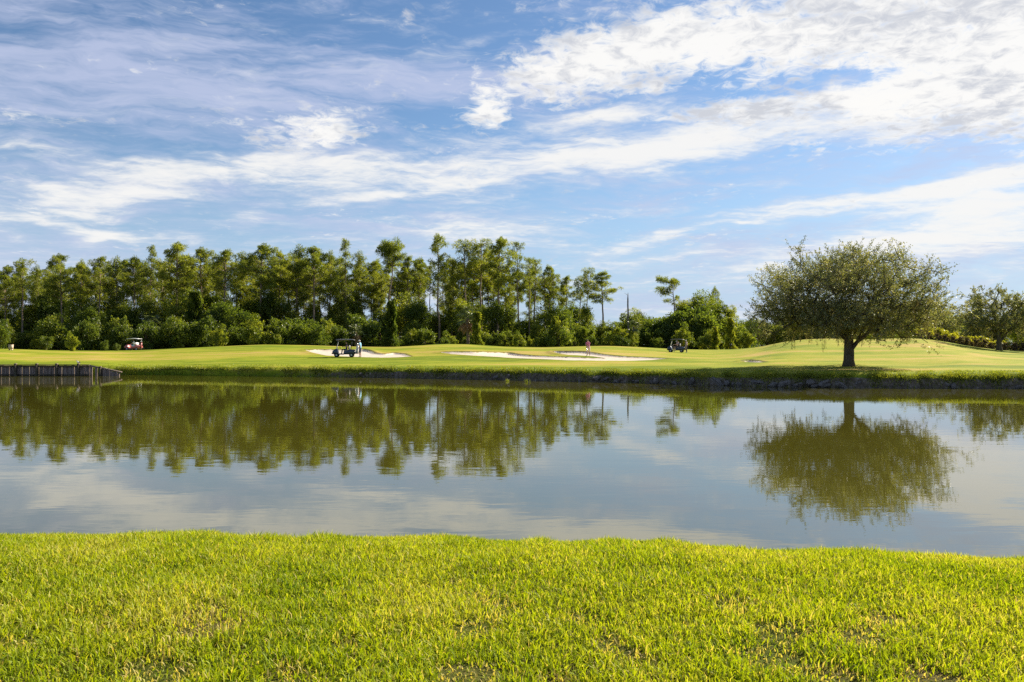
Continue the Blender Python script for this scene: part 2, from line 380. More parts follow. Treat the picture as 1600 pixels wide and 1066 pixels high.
def water_mat():
    m, G = mat_new('pond_water'); P = G.n('ShaderNodeNewGeometry').outputs['Position']
    w1 = G.noise(G.mapv(P, rot=(0, 0, R(8)), sc=(0.55, 1.5, 1)), 1.0, 3, 0.5, 0.5)
    w2 = G.noise(G.mapv(P, rot=(0, 0, R(-14)), sc=(2.2, 5.0, 1)), 1.0, 3, 0.55)
    patch = G.ss(G.noise(G.mapv(P, sc=(0.035, 0.075, 1)), 1.0, 4, 0.6, 0.6), 0.42, 0.66, 0.30, 1.0)
    h = G.m('ADD', G.m('MULTIPLY', w1, 1.0), G.m('MULTIPLY', G.m('MULTIPLY', w2, patch), 0.42))
    murk = G.ramp(G.noise(P, 0.15, 3, 0.5), [(0.35, (0.064, 0.058, 0.006)), (0.65, (0.072, 0.066, 0.009))])
    b = G.n('ShaderNodeBsdfPrincipled'); G.L(murk, b.inputs['Base Color']); b.inputs['Roughness'].default_value = 0.015
    b.inputs['IOR'].default_value = 2.35; b.inputs['Specular IOR Level'].default_value = 0.5
    G.L(bump(G, h, WAVE), b.inputs['Normal'])
    mat_out(G, b.outputs[0]); return m
WAVE = 0.0022
M['water'] = water_mat()

# ------------------------------------------------------------------ terrain
def curve(pts, smooth=18):
    xs = np.arange(-1200, 2801, 2.0); p = np.array(pts, float)
    v = np.interp(xs, p[:, 0], p[:, 1]); kx = np.arange(-40, 41) * 2.0
    kern = np.exp(-0.5 * (kx / smooth) ** 2); kern /= kern.sum()
    v = np.convolve(np.pad(v, 40, 'edge'), kern, 'valid')
    return lambda q: np.interp(q, xs, v)
edge_row = curve([(-1200, 585), (0, 587), (190, 586.5), (220, 586), (400, 588), (600, 590.5), (800, 594.5), (1000, 599), (1200, 604.5), (1330, 606.5), (1600, 608), (2800, 612)], 14)
def Y_edge(px): return EYE * F / (edge_row(px) - HOR)
top_z = curve([(-1200, .92), (150, .92), (200, .72), (260, .74), (420, .80), (600, .82), (800, .80), (1000, .82), (1200, .85), (1330, .88), (1600, .90), (2800, .9)], 14)
crest_row = curve([(-1200, 546), (-200, 544), (0, 545), (60, 547), (110, 549.5), (185, 549.3), (250, 546), (330, 542), (410, 538.5), (480, 539.5), (540, 541.5), (610, 542.5), (640, 541), (690, 537.5), (730, 538),
                   (790, 542), (850, 543), (900, 541.5), (950, 540.5), (1000, 542.5), (1060, 546), (1110, 547), (1150, 546), (1190, 542), (1220, 535), (1250, 531), (1290, 529), (1345, 531), (1390, 529), (1440, 528), (1475, 533), (1510, 540), (1560, 546), (1620, 549), (2800, 549)], 10)
crest_Y = curve([(-1200, 112), (200, 112), (420, 116), (700, 118), (900, 124), (1060, 140), (1130, 140), (1220, 122), (1450, 116), (1600, 124), (2800, 124)], 30)
def z_from_row(row, Y): return EYE - (row - HOR) * Y / F
def row_of(z, Y): return HOR + (EYE - z) * F / Y
def sstep(t): t = np.clip(t, 0, 1); return t * t * (3 - 2 * t)
Z_FAR = 1.65
LIP = 1.35
def base_z(px, Y):
    px = np.asarray(px, float); Y = np.asarray(Y, float)
    ye = Y_edge(px); zb = top_z(px); yc = crest_Y(px); zc = z_from_row(crest_row(px), yc)
    s = Y - ye; X = (px - 800) / F * Y
    t = np.clip((s - LIP) / (yc - ye - LIP), 0, 1)
    mound = np.clip((zc - 2.6) / 1.0, 0, 1)
    shape = (1 - mound) * (0.75 * t + 0.25 * sstep(t)) + mound * (0.35 * t + 0.65 * sstep(np.clip((t - 0.12) / 0.88, 0, 1)))
    z = zb + (zc - zb) * shape + waves(X, Y, 3, 14, 0.045) * np.clip(t * 6, 0, 1) * np.clip((1 - t) * 8, 0.15, 1)
    zf = zc + (Z_FAR - zc) * sstep((Y - yc) / 38.0)
    z = np.where(Y > yc, zf, z)
    face = 0.56 * sstep((s + 0.10) / 0.42) + 0.44 * (1 - (1 - np.clip((s - 0.05) / (LIP - 0.05), 0, 1)) ** 2)
    z = np.where(s < LIP, -0.35 + (zb + 0.35) * face, z)
    z = np.where(s < -0.1, -0.35 + (s + 0.1) * 0.4, z)
    return z
def solve(px, row, lo=None, hi=None):
    """the distance at which the ground under column px shows at that row (first hit)"""
    Ys = np.arange(float(Y_edge(px)) + LIP, 170, 0.05) if lo is None else np.arange(lo, hi or 170, 0.05)
    rr = row_of(base_z(np.full_like(Ys, px), Ys), Ys)
    i = np.argmax(rr <= row) if (rr <= row).any() else int(np.argmin(rr))
    return float(Ys[i])
BUNKERS = [
    [(477, 547.6), (500, 547.0), (540, 547.2), (568, 546.8), (577, 548.2), (586, 552), (600, 553.8), (615, 551.8), (631, 553.2), (643, 557.2), (620, 558.4), (595, 558.8), (570, 558.2), (540, 557.2), (510, 555.8), (488, 551.5)],
    [(864, 550), (914, 550.3), (926, 552), (942, 554.6), (974, 557.6), (1022, 559.6), (1044, 561), (1022, 562.6), (941, 563.8), (887, 563.2), (836, 561), (780, 558.4), (740, 556.4), (706, 554.2), (686, 551.4), (740, 550.6), (795, 552), (815, 555), (838, 556.6), (862, 557.6), (917, 559.6), (946, 560), (928, 557.6), (890, 555.6), (869, 552.4)],
    [(1160, 565.3), (1168, 564.2), (1184, 564.6), (1195, 566.0), (1182, 566.6), (1166, 566.3)],
]
BPOLY = []
for b in BUNKERS:
    BPOLY.append(np.array([((x - 800) / F * Yq, Yq) for x, Yq in ((x, solve(x, r)) for x, r in b)]))
def sdist(poly, X, Y):
    """signed distance, positive inside"""
    d = np.full(X.shape, 1e9); ins = np.zeros(X.shape, bool); n = len(poly)
    for i in range(n):
        a, b = poly[i], poly[(i + 1) % n]; ab = b - a
        t = np.clip(((X - a[0]) * ab[0] + (Y - a[1]) * ab[1]) / (ab @ ab + 1e-9), 0, 1)
        d = np.minimum(d, np.hypot(X - a[0] - t * ab[0], Y - a[1] - t * ab[1]))
        c = ((a[1] > Y) != (b[1] > Y)) & (X < (b[0] - a[0]) * (Y - a[1]) / (b[1] - a[1] + 1e-12) + a[0]); ins ^= c
    return np.where(ins, d, -d)
def terrain(px, Y):
    px = np.asarray(px, float); Y = np.asarray(Y, float); X = (px - 800) / F * Y
    z = base_z(px, Y); sd = np.full(X.shape, -9.0)
    for p in BPOLY:
        near = (X > p[:, 0].min() - 3) & (X < p[:, 0].max() + 3) & (Y > p[:, 1].min() - 3) & (Y < p[:, 1].max() + 3)
        if not near.any(): continue
        d = np.full(X.shape, -9.0); d[near] = sdist(p, X[near], Y[near])
        t = np.clip((Y - p[:, 1].min()) / (p[:, 1].max() - p[:, 1].min()), 0, 1)
        z = z - (0.05 + 0.13 * t) * sstep(d / 0.35) * (d > 0)
        z = z + 0.16 * t * np.exp(-((d + 0.35) / 0.45) ** 2) * (d <= 0.2)       # raised grass lip
        sd = np.maximum(sd, d)
    return z, sd
def ground_at(px, Y): return float(terrain(np.array([px]), np.array([Y]))[0][0])
def place(px, Y): return ((px - 800) / F * Y, Y, ground_at(px, Y))

us = np.concatenate([np.linspace(-1100, -20, 120), np.arange(-16, 1620, 2.6), np.linspace(1624, 2700, 120)])
ss_ = np.concatenate([np.array([-14, -6, -2.5, -1, -.4, -.2]), np.arange(-0.1, 0.5, 0.05), np.arange(0.5, 4, 0.2), np.arange(4.3, 12, 0.5), np.arange(12, 50, 0.26), np.arange(50.5, 110, 1.2), np.geomspace(112, 2500, 26)])
U, S = np.meshgrid(us, ss_)
YY = Y_edge(U) + S
wob = waves(U / 20.0, S * 0, 11, 4.0, 0.16, 8) + waves(U / 20.0, S * 0, 12, 1.3, 0.09, 8)
YY = YY + wob * np.clip(1 - np.abs(S - 0.3) / 1.2, 0, 1) * np.clip((U - 190) / 40, 0, 1)
XX = (U - 800) / F * YY
ZZ, SD = terrain(U, YY - wob * np.clip(1 - np.abs(S - 0.3) / 1.2, 0, 1) * np.clip((U - 190) / 40, 0, 1))
ZZ = ZZ + waves(U / 20.0, S * 0, 13, 2.5, 0.05, 8) * np.clip(1 - np.abs(S - 0.6) / 1.2, 0, 1)
soil = np.clip((0.46 - S) / 0.24, 0, 1) * np.clip((S + 1) * 2, 0, 1)
soil = soil * np.interp(U, [180, 230, 480, 640, 800, 2700], [0.4, 0.25, 0.45, 0.8, 1.0, 1.0])
dry = np.clip(1 - np.abs(YY - np.interp(U, [0, 500, 1000, 1600], [95, 90, 96, 84])) / 16, 0, 1) * 0.30 - 0.42 * np.exp(-np.clip(S, 0, 99) / 4.0)
nr, nc = U.shape
idx = np.arange(nr * nc).reshape(nr, nc)
Fq = np.stack([idx[:-1, :-1], idx[:-1, 1:], idx[1:, 1:], idx[1:, :-1]], -1).reshape(-1, 4)
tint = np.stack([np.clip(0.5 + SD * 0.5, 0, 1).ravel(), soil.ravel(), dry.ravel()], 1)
ground = link('fairway_ground', mk_mesh('fairway_ground', np.stack([XX, YY, ZZ], -1).reshape(-1, 3), Fq, M['ground'], tint, True))
tag(ground, 'mown golf fairway with mounds and sand bunkers beyond the pond', 'ground', kind='structure')

# near lawn: falls away to the water beyond its edge
def lawn_edge(x): return np.interp(x, [-30, -5, -1, 1.5, 4.6, 30], [7.25, 7.15, 7.08, 6.85, 6.3, 5.7])
def lawn_z(x, y):
    e = lawn_edge(x); d = y - (e - 1.2)
    z = 0.9 + waves(x, y, 21, 2.6, 0.018) + waves(x, y, 22, 0.9, 0.008)
    return z - np.where(d > 0, 0.15 * d * d / (1 + 0.35 * np.maximum(d, 0)), 0.0)
lx = np.concatenate([np.linspace(-300, -9, 30), np.arange(-8.8, 8.9, 0.16), np.linspace(9, 300, 30)])
ly = np.concatenate([np.linspace(-300, 0, 30), np.arange(0.2, 11.5, 0.12), np.array([12, 13.5, 16])])
LX, LY = np.meshgrid(lx, ly); LZ = lawn_z(LX, LY)
idx = np.arange(LX.size).reshape(LX.shape)
Fq = np.stack([idx[:-1, :-1], idx[:-1, 1:], idx[1:, 1:], idx[1:, :-1]], -1).reshape(-1, 4)
lawn = link('lawn', mk_mesh('lawn', np.stack([LX, LY, LZ], -1).reshape(-1, 3), Fq, M['lawn'], None, True))
tag(lawn, 'near lawn sloping to the pond', 'lawn', kind='structure')
wm = MB().add([(-600, 6, 0), (600, 6, 0), (600, 110, 0), (-600, 110, 0)], [(0, 1, 2, 3)])
water = wm.obj('pond_water', M['water']); tag(water, 'calm olive pond mirroring trees and clouds', 'water', kind='structure')

# ------------------------------------------------------------------ plant builders: each returns (nominal height, [(part name, mesh)])
def jitter_line(p0, p1, n, amp, r):
    t = np.linspace(0, 1, n)[:, None]; P = np.array(p0) * (1 - t) + np.array(p1) * t
    P[1:-1] += r.normal(size=(n - 2, 3)) * amp * np.array([1, 1, 0.3]); return P
def leaf_tint(n, r, lo=0.05, hi=0.8): return np.repeat(np.clip(r.uniform(lo, hi, n), 0, 1), 4)[:, None]
def make_pine(seed, H=22.0, crown=0.42, spread=3.0, levels=26, flat=False, lean=0.0, per=74, clump=0.75, shape='dome', bare=0):
    r = np.random.default_rng(seed); mb = MB()
    n = 12; zz = np.linspace(0, 1, n)
    bend = np.cumsum(r.normal(size=(n, 2)) * 0.10, 0); bend -= bend[0]
    T = np.stack([bend[:, 0] + lean * zz ** 1.3 * H * 0.1, bend[:, 1], zz * H * (0.97 if not flat else 0.94)], 1)
    rad = 0.26 * (1 - 0.75 * zz) * (H / 22) ** 0.5; rad[0] *= 1.35
    mb.tube(T, rad, 8)
    C, Q = [], []
    z0 = H * (1 - crown)
    for i in range(levels):
        f = (i + r.uniform(0, 1)) / levels; z = z0 + (H * 0.985 - z0) * f
        if shape == 'dome': w = math.sin(math.pi * min(1, 0.18 + 0.82 * f) ** 0.85) ** 0.6
        elif shape == 'flat': w = 0.55 + 0.6 * f if f < 0.8 else 1.0 - (f - 0.8) * 2.2
        elif shape == 'cone': w = 1.02 - 0.9 * f
        else: w = 0.45 + 0.5 * r.uniform()
        a = r.uniform(0, 2 * math.pi); L = spread * max(0.15, w) * r.uniform(0.55, 1.12)
        bx = np.array([np.interp(z, T[:, 2], T[:, 0]), np.interp(z, T[:, 2], T[:, 1]), min(z, T[-1, 2])])
        up = L * r.uniform(0.05, 0.45) * (1 if shape != 'cone' else -0.2)
        e = bx + np.array([math.cos(a) * L, math.sin(a) * L, up])
        e[2] = min(e[2], H * 1.0)
        P = jitter_line(bx - np.array([0, 0, 0.3]), e, 5, 0.10 * L / 3, r)
        mb.tube(P, np.linspace(0.075, 0.02, 5), 4, cap=False)
        k = 2 + int(L / spread * 3.2)
        for j in range(k):
            t = 0.42 + 0.62 * (j + r.uniform(0.2, .8)) / k
            c = P[0] + (P[-1] - P[0]) * t + r.normal(size=3) * np.array([0.42, 0.42, 0.28])
            C.append(c); Q.append(clump * r.uniform(0.6, 1.15))
    for j in range(5): C.append(T[-1] + r.normal(size=3) * np.array([0.6, 0.6, 0.35])); Q.append(clump * 0.9)
    C = np.array(C); Q = np.array(Q)
    m = len(C); cc = np.repeat(C, per, 0); qq = np.repeat(Q, per)
    D = unit(r.normal(size=(m * per, 3)) * np.array([1, 1, 0.75]) + np.array([0, 0, 0.35]))
    st = cc + D * (qq * r.uniform(0.1, 0.75, m * per))[:, None]
    V, Fq = cards(st, D + r.normal(size=D.shape) * 0.35, qq * r.uniform(0.45, 0.8, m * per), 0.085 * r.uniform(0.7, 1.4, m * per), r)
    ct = np.repeat(r.uniform(0.15, 0.75, m), per) + r.normal(size=m * per) * 0.12
    parts = [('trunk', mb.mesh('pine_trunk', M['pine_bark'], True)), ('crown', mk_mesh('pine_crown', V, Fq, M['pine'], np.repeat(np.clip(ct, 0, 1), 4)[:, None]))]
    for j in range(bare):
        z = H * r.uniform(0.55, 0.97); a = r.uniform(0, 6.28); L = r.uniform(0.8, 2.2)
        bx = np.array([np.interp(z, T[:, 2], T[:, 0]), np.interp(z, T[:, 2], T[:, 1]), z])
        parts.append(('bare_branch', MB().tube(jitter_line(bx, bx + np.array([math.cos(a) * L, math.sin(a) * L, L * r.uniform(0.3, 1.1)]), 5, 0.1, r), np.linspace(0.06, 0.015, 5), 4, cap=False).mesh('bare_branch', M['snag'], True)))
    return H, parts
def make_broad(seed, H=9.0, Wd=7.0, base=0.15, lobes=34, per=230, leaf=0.30, mat='leaf', trunk=True, drape=0.0, tint=(0.1, 0.8), core=0.55, shoots=26):
    """leafy tree or bush: leaves gathered on the outside of many overlapping clumps"""
    r = np.random.default_rng(seed); C, Q = [], []
    while len(C) < lobes:
        p = r.uniform(-1, 1, 3)
        d = math.sqrt(p[0] ** 2 + p[1] ** 2 + p[2] ** 2)
        if d > 1 or d < core * r.uniform(0.6, 1.0): continue
        z = H * (base + (1 - base) * (0.5 + 0.5 * p[2]) * 0.93)
        w = 1.0 if p[2] < 0.2 else 1.0
        C.append((p[0] * Wd / 2 * w * 0.86, p[1] * Wd / 2 * w * 0.86, z)); Q.append(r.uniform(0.06, 0.20) * (Wd + H) / 2)
    C = np.array(C); Q = np.array(Q); m = lobes
    C[:, :2] *= (1 + 0.28 * np.sin(np.arctan2(C[:, 1], C[:, 0]) * 2 + seed))[:, None]; C[:, 2] *= 0.85 + 0.3 * r.uniform(0, 1, m) ** 2
    cc = np.repeat(C, per, 0); qq = np.repeat(Q, per)
    D = unit(r.normal(size=(m * per, 3)) + np.array([0, 0, 0.25]))
    st = cc + D * (qq * r.uniform(0.45, 1.0, m * per) ** 0.8 * r.choice([1.0, 1.0, 1.0, 1.35], m * per))[:, None] * np.array([1, 1, 0.8])
    st[:, 2] = np.maximum(st[:, 2], 0.02 + r.uniform(0, 0.25, m * per))
    L = unit(D * 0.6 + r.normal(size=D.shape) * 0.8 + np.array([0, 0, -drape]))
    if shoots:      # arching sprays that break the outline
        k = 34; a = r.uniform(0, 6.28, shoots); ci = r.integers(0, m, shoots)
        sd = unit(np.stack([np.cos(a) * 0.7, np.sin(a) * 0.7, r.uniform(0.2, 1.6, shoots)], 1)); sl = (Wd + H) / 2 * r.uniform(0.16, 0.36, shoots)
        q = r.uniform(0.2, 1, (shoots, k)); sp_ = C[ci][:, None] + sd[:, None] * (q * sl[:, None])[..., None]; sp_[..., 2] -= 0.35 * sl[:, None] * q ** 3
        st = np.vstack([st, sp_.reshape(-1, 3) + r.normal(size=(shoots * k, 3)) * leaf * 0.35]); L = np.vstack([L, unit(np.repeat(sd, k, 0) * 0.5 + r.normal(size=(shoots * k, 3)))])
    nx = len(st) - m * per
    V, Fq = cards(st, L, leaf * r.uniform(0.6, 1.25, m * per + nx), leaf * 0.55 * r.uniform(0.7, 1.2, m * per + nx), r, 0.1)
    ct = np.concatenate([np.repeat(r.uniform(tint[0], tint[1], m), per), r.uniform(tint[0], tint[1], nx)]) + r.normal(size=m * per + nx) * 0.14
    parts = []
    mb = MB()
    top = H * (base + 0.45)
    mb.tube(jitter_line((0, 0, -0.1), (0.1, 0.05, top), 6, 0.06, r), np.linspace(0.03, 0.014, 6) * (H + 2), 7)
    for i in range(0, lobes, 2):
        z = r.uniform(0.25, 0.9) * top
        mb.tube(jitter_line((0, 0, z), C[i], 4, 0.12, r), np.linspace(0.010, 0.004, 4) * (H + 2), 4, cap=False)
    parts.append(('trunk', mb.mesh('tree_trunk', M['oak_bark'], True)))
    parts.append(('crown', mk_mesh('leafy_crown', V, Fq, M[mat], np.repeat(np.clip(ct, 0, 1), 4)[:, None])))
    return H, parts
def make_vine_column(seed, H=8.0, Wd=1.7, n=9000, mat='vine', leaf=0.24, tint=(0.2, 0.9)):
    r = np.random.default_rng(seed)
    mb = MB(); T = jitter_line((0, 0, -0.1), (0, 0, H * 0.97), 8, 0.08, r); mb.tube(T, np.linspace(0.2, 0.08, 8), 7)
    z = r.uniform(0, 1, n) ** 1.1; a = r.uniform(0, 6.28, n)
    prof = 0.5 * Wd * (1 - 0.55 * z) * (0.75 + 0.35 * np.sin(z * 15 + 2 * np.sin(a)) + 0.35 * np.sin(a * 2 + z * 9) + 0.2 * np.sin(a * 5 - z * 31))
    rr = prof * np.sqrt(r.uniform(0.35, 1.1, n))
    P = np.stack([np.cos(a) * rr, np.sin(a) * rr, z * H], 1)
    D = np.stack([np.cos(a), np.sin(a), -0.5 + 0 * a], 1) + r.normal(size=(n, 3)) * 0.6
    V, Fq = cards(P, D, leaf * r.uniform(0.6, 1.3, n), leaf * 0.7 * r.uniform(0.7, 1.2, n), r, 0.15)
    ct = 0.5 * (tint[0] + tint[1]) + (tint[1] - tint[0]) * 0.5 * np.sin(z * 23 + a * 2) + r.normal(size=n) * 0.12
    return H, [('trunk', mb.mesh('vine_trunk', M['pine_bark'], True)), ('vine', mk_mesh('vine_leaves', V, Fq, M[mat], np.repeat(np.clip(ct, 0, 1), 4)[:, None]))]
def make_palm(seed, H=7.5, fr=26, skirt=10, spread=2.1):
    r = np.random.default_rng(seed); mb = MB()
    T = jitter_line((0, 0, -0.1), (0.1, 0, H - 2.2), 7, 0.05, r); mb.tube(T, np.linspace(0.30, 0.24, 7), 9)
    for k in range(26):
        z = r.uniform(0.5, H - 2.4); a = r.uniform(0, 6.28)
        mb.tube(np.array([(math.cos(a) * 0.22, math.sin(a) * 0.22, z), (math.cos(a) * 0.42, math.sin(a) * 0.42, z + 0.4)]), (0.06, 0.02), 4)
    def fans(cnt, elo, ehi, mat, name, dr):
        VV, FF, TT, o = [], [], [], 0
        for k in range(cnt):
            a = r.uniform(0, 6.28); e = r.uniform(elo, ehi); L0 = spread * r.uniform(0.5, 0.8)
            d = np.array([math.cos(a) * math.cos(e), math.sin(a) * math.cos(e), math.sin(e)])
            hub = T[-1] + d * L0; side = np.array([-math.sin(a), math.cos(a), 0]); nb = 22
            th = np.linspace(-1.9, 1.9, nb)
            D = np.cos(th)[:, None] * d + np.sin(th)[:, None] * side + np.array([0, 0, -dr])
            V, Fq = cards(np.tile(hub, (nb, 1)), D, spread * 0.55 * r.uniform(0.8, 1.1, nb), 0.12, r, 0.35)
            pv, pf = tube(np.array([T[-1], T[-1] + d * L0 * 0.5 + np.array([0, 0, 0.05]), hub]), 0.022, 4)
            VV.append(V); FF.append(Fq + o); o += len(V); VV.append(pv); FF.append(pf + o); o += len(pv)
            TT.append(np.full((len(V) + len(pv), 1), np.clip(r.uniform(0.1, 0.9), 0, 1)))
        return mk_mesh(name, np.vstack(VV), np.vstack(FF), M[mat], np.vstack(TT))
    return H, [('trunk', mb.mesh('palm_trunk', M['palm_bark'], True)), ('fronds', fans(fr, -0.5, 1.4, 'palm', 'palm_fronds', 0.15)), ('dead_fronds', fans(skirt, -1.35, -0.6, 'dead_frond', 'dead_fronds', 0.5))]
def make_snag(seed, H=15.0):
    r = np.random.default_rng(seed); mb = MB()
    T = jitter_line((0, 0, -0.1), (0.15, 0, H), 10, 0.05, r); mb.tube(T, np.append(np.linspace(0.36, 0.22, 9), 0.05), 8)
    st = []
    for k in range(9):
        z = r.uniform(0.35, 0.96) * H; a = r.uniform(0, 6.28); L = r.uniform(0.3, 1.3); b = MB(); st.append(b)
        b.tube(jitter_line((0.1, 0, z), (math.cos(a) * L, math.sin(a) * L, z + L * r.uniform(-0.2, 0.6)), 4, 0.05, r), np.linspace(0.06, 0.015, 4), 4)
    return H, [('trunk', mb.mesh('snag_trunk', M['snag'], True)), *[('branch_stub', q.mesh('branch_stub', M['snag'], True)) for q in st]]
def make_oak(seed, H=9.2, Rx=6.6, Ry=5.9, zc=4.9, rz_up=3.75, rz_dn=2.3, fork=1.95, tips=1020, twigs=6, leaves=22, leaf=0.115, trunk_r=0.33, moss=240, cx=0.25):
    """spreading live oak: branches grown towards points spread through the crown, twigs of small leaves on every tip"""
    r = np.random.default_rng(seed)
    nodes = [np.array([0, 0, -0.15]), np.array([0.01, 0, 0.5]), np.array([0.03, 0, 1.1]), np.array([0.02, 0.0, fork])]; par = [-1, 0, 1, 2]
    ctr = np.array([cx, 0, zc])
    def grow(src, tgt, steps, sag):
        last = src; p0 = nodes[src].copy()
        for k in range(1, steps + 1):
            t = k / steps; p = p0 + (tgt - p0) * t + np.array([0, 0, sag * math.sin(math.pi * t)]) + r.normal(size=3) * 0.07 * (t < 1)
            nodes.append(p); par.append(last); last = len(nodes) - 1
        return last
    nl = 8
    for k in range(nl):
        a = 2 * math.pi * k / nl + r.uniform(-0.3, 0.3); e = R([28, 58, 38, 70, 30, 62, 42, 52][k % 8] + r.uniform(-6, 6))
        L = r.uniform(0.50, 0.66)
        tgt = np.array([cx * 0.5 + math.cos(a) * math.cos(e) * Rx * L, math.sin(a) * math.cos(e) * Ry * L, fork + 0.3 + math.sin(e) * (H - fork) * L])
        grow(3 if k % 3 else 2 + (k % 2), tgt, 6, 0.25)
    A = []; cl = []
    while len(cl) < 78:
        p = r.normal(size=3); p /= np.linalg.norm(p); p *= r.uniform(0.45, 0.97)
        if p[2] < -0.75: continue
        k = 0.97 + 0.05 * math.sin(2.3 * math.atan2(p[1], p[0]) + 1.7 * p[2] + seed)
        c = ctr + p * k * np.array([Rx, Ry, rz_up if p[2] > 0 else rz_dn])
        if all(np.linalg.norm(c - q) > 1.30 for q in cl) or r.uniform() < 0.05: cl.append(c)
    for k in range(int(tips / 55)):       # drooping skirt
        a = 2 * math.pi * k / int(tips / 55) + r.uniform(-.2, .2); q = r.uniform(0.45, 0.9)
        cl.append(np.array([cx + math.cos(a) * Rx * q, math.sin(a) * Ry * q, zc - rz_dn * r.uniform(0.45, 0.85)]))
    while len(A) < tips:
        c = cl[len(A) % len(cl)]; d = r.normal(size=3) * np.array([0.66, 0.66, 0.46])
        A.append(c + d)
    A = np.array(A); A = A[np.argsort(np.linalg.norm(A - np.array([0, 0, fork]), axis=1))]
    tipn = []
    for tgt in A:
        N = np.array(nodes[4:]); dd = np.linalg.norm(N - tgt, axis=1) + 0.25 * np.maximum(0, np.linalg.norm(N - np.array([0, 0, fork]), axis=1) - np.linalg.norm(tgt - np.array([0, 0, fork])) + 0.3) * 4
        i = int(np.argmin(dd)) + 4; L = np.linalg.norm(nodes[i] - tgt)
        tipn.append(grow(i, tgt, max(1, int(L / 0.7)), 0.06 * L))
    nn = len(nodes); P = np.array(nodes); w = np.zeros(nn)
    for t in tipn: w[t] += 1.0
    for i in range(nn - 1, 0, -1): w[par[i]] += w[i]
    rad = 0.012 + trunk_r * (np.maximum(w, 0.3) / w[1]) ** 0.47; rad[0] = trunk_r * 1.55; rad[1] = trunk_r * 1.08
    kids = [[] for _ in range(nn)]
    for i in range(1, nn): kids[par[i]].append(i)
    chains, stack = [], [0]
    seen = set()
    starts = [(0, None)]
    while starts:
        s0, pr = starts.pop(); ch = [pr, s0] if pr is not None else [s0]
        cur = s0
        while kids[cur]:
            ks = sorted(kids[cur], key=lambda q: -w[q]); 
            for q in ks[1:]: starts.append((q, cur))
            cur = ks[0]; ch.append(cur)
        chains.append(ch)
    trunk, limbs = MB(), MB()
    for ci, ch in enumerate(chains):
        if len(ch) < 2: continue
        rr = rad[ch].copy()
        if ci > 0: rr[0] = min(rr[0], rr[1] * 1.25)
        if ci == 0:
            k = 5; trunk.tube(P[ch[:k]], rr[:k], 14); limbs.tube(P[ch[k - 1:]], rr[k - 1:], 8, cap=False)
        else: limbs.tube(P[ch], rr, 7 if rr[0] > 0.06 else 4, cap=False)
    tp = P[tipn]; n = len(tp)
    # twigs
    out = unit((tp - ctr) / np.array([Rx, Ry, rz_up])); tw0 = np.repeat(tp, twigs, 0)
    td = unit(np.repeat(out, twigs, 0) * 0.75 + r.normal(size=(n * twigs, 3)) * 0.62 + np.array([0, 0, 0.42]))
    tl = r.uniform(0.45, 1.05, n * twigs)
    tw0 = tw0 + r.normal(size=tw0.shape) * 0.22
    for j in range(0, len(tw0), 2):
        limbs.tube(np.array([tw0[j], tw0[j] + td[j] * tl[j] * 0.9]), (0.012, 0.005), 3, cap=False)
    t = r.uniform(0.05, 1.0, (len(tw0), leaves))
    base = (tw0[:, None] + td[:, None] * (tl[:, None] * t)[..., None]).reshape(-1, 3) + r.normal(size=(len(tw0) * leaves, 3)) * 0.05
    D = np.repeat(td, leaves, 0) * 0.6 + r.normal(size=base.shape) * 0.7
    V, Fq = cards(base, D, leaf * r.uniform(0.7, 1.3, len(base)), leaf * 0.5 * r.uniform(0.8, 1.3, len(base)), r)
    ct = np.repeat(np.repeat(r.uniform(0.1, 0.75, n), twigs) + r.normal(size=n * twigs) * 0.10, leaves) + r.normal(size=len(base)) * 0.16
    parts = [('trunk', trunk.mesh('oak_trunk', M['oak_bark'], True)), ('limbs', limbs.mesh('oak_limbs', M['oak_bark'], True)), ('crown', mk_mesh('oak_leaves', V, Fq, M['oak'], np.repeat(np.clip(ct, 0, 1), 4)[:, None]))]
    if moss:
        low = np.where((P[:, 2] < zc + 0.3) & (P[:, 2] > fork + 0.2))[0]; pick = r.choice(low, moss); ms = P[pick] + r.normal(size=(moss, 3)) * np.array([0.15, 0.15, 0.05])
        per = 46; mm = np.repeat(ms, per, 0); ln = np.repeat(r.uniform(0.35, 1.25, moss), per); q = r.uniform(0, 1, moss * per)
        st = mm + r.normal(size=mm.shape) * np.array([0.07, 0.07, 0.02]) * (1 - 0.6 * q)[:, None]; st[:, 2] -= q * ln
        V, Fq = cards(st, r.normal(size=st.shape) * 0.22 + np.array([0, 0, -1]), r.uniform(0.14, 0.30, len(st)), 0.022, r)
        parts.append(('hanging_moss', mk_mesh('hanging_moss', V, Fq, M['moss'], leaf_tint(len(st), r, 0.1, 0.9))))
    return H, parts

VAR = {}
VAR['pine_dome'] = make_pine(1, crown=0.40, spread=3.6, levels=36)
VAR['pine_dense'] = make_pine(2, crown=0.46, spread=4.1, levels=46, per=80)
VAR['pine_tall'] = make_pine(3, crown=0.38, spread=2.8, levels=24, shape='open', per=64)
VAR['pine_flat'] = make_pine(4, crown=0.24, spread=3.3, levels=26, shape='flat', flat=True, lean=-0.9, per=84, clump=0.85)
VAR['pine_open'] = make_pine(5, crown=0.36, spread=3.6, levels=24, shape='open', per=66, clump=0.7)
VAR['pine_thin'] = make_pine(6, crown=0.36, spread=2.7, levels=19, shape='open', per=46, clump=0.62, bare=9)
VAR['pine_spire'] = make_pine(7, crown=0.70, spread=3.6, levels=52, shape='cone', per=60, clump=0.7)
VAR['pine_full'] = make_pine(8, crown=0.60, spread=3.4, levels=46, shape='dome', per=64)
VAR['pine_umbrella'] = make_pine(9, H=17, crown=0.5, spread=4.2, levels=13, shape='flat', per=120, clump=0.9)
VAR['mid_a'] = make_broad(21, 11, 6.5, 0.22, 34, 210, 0.32)
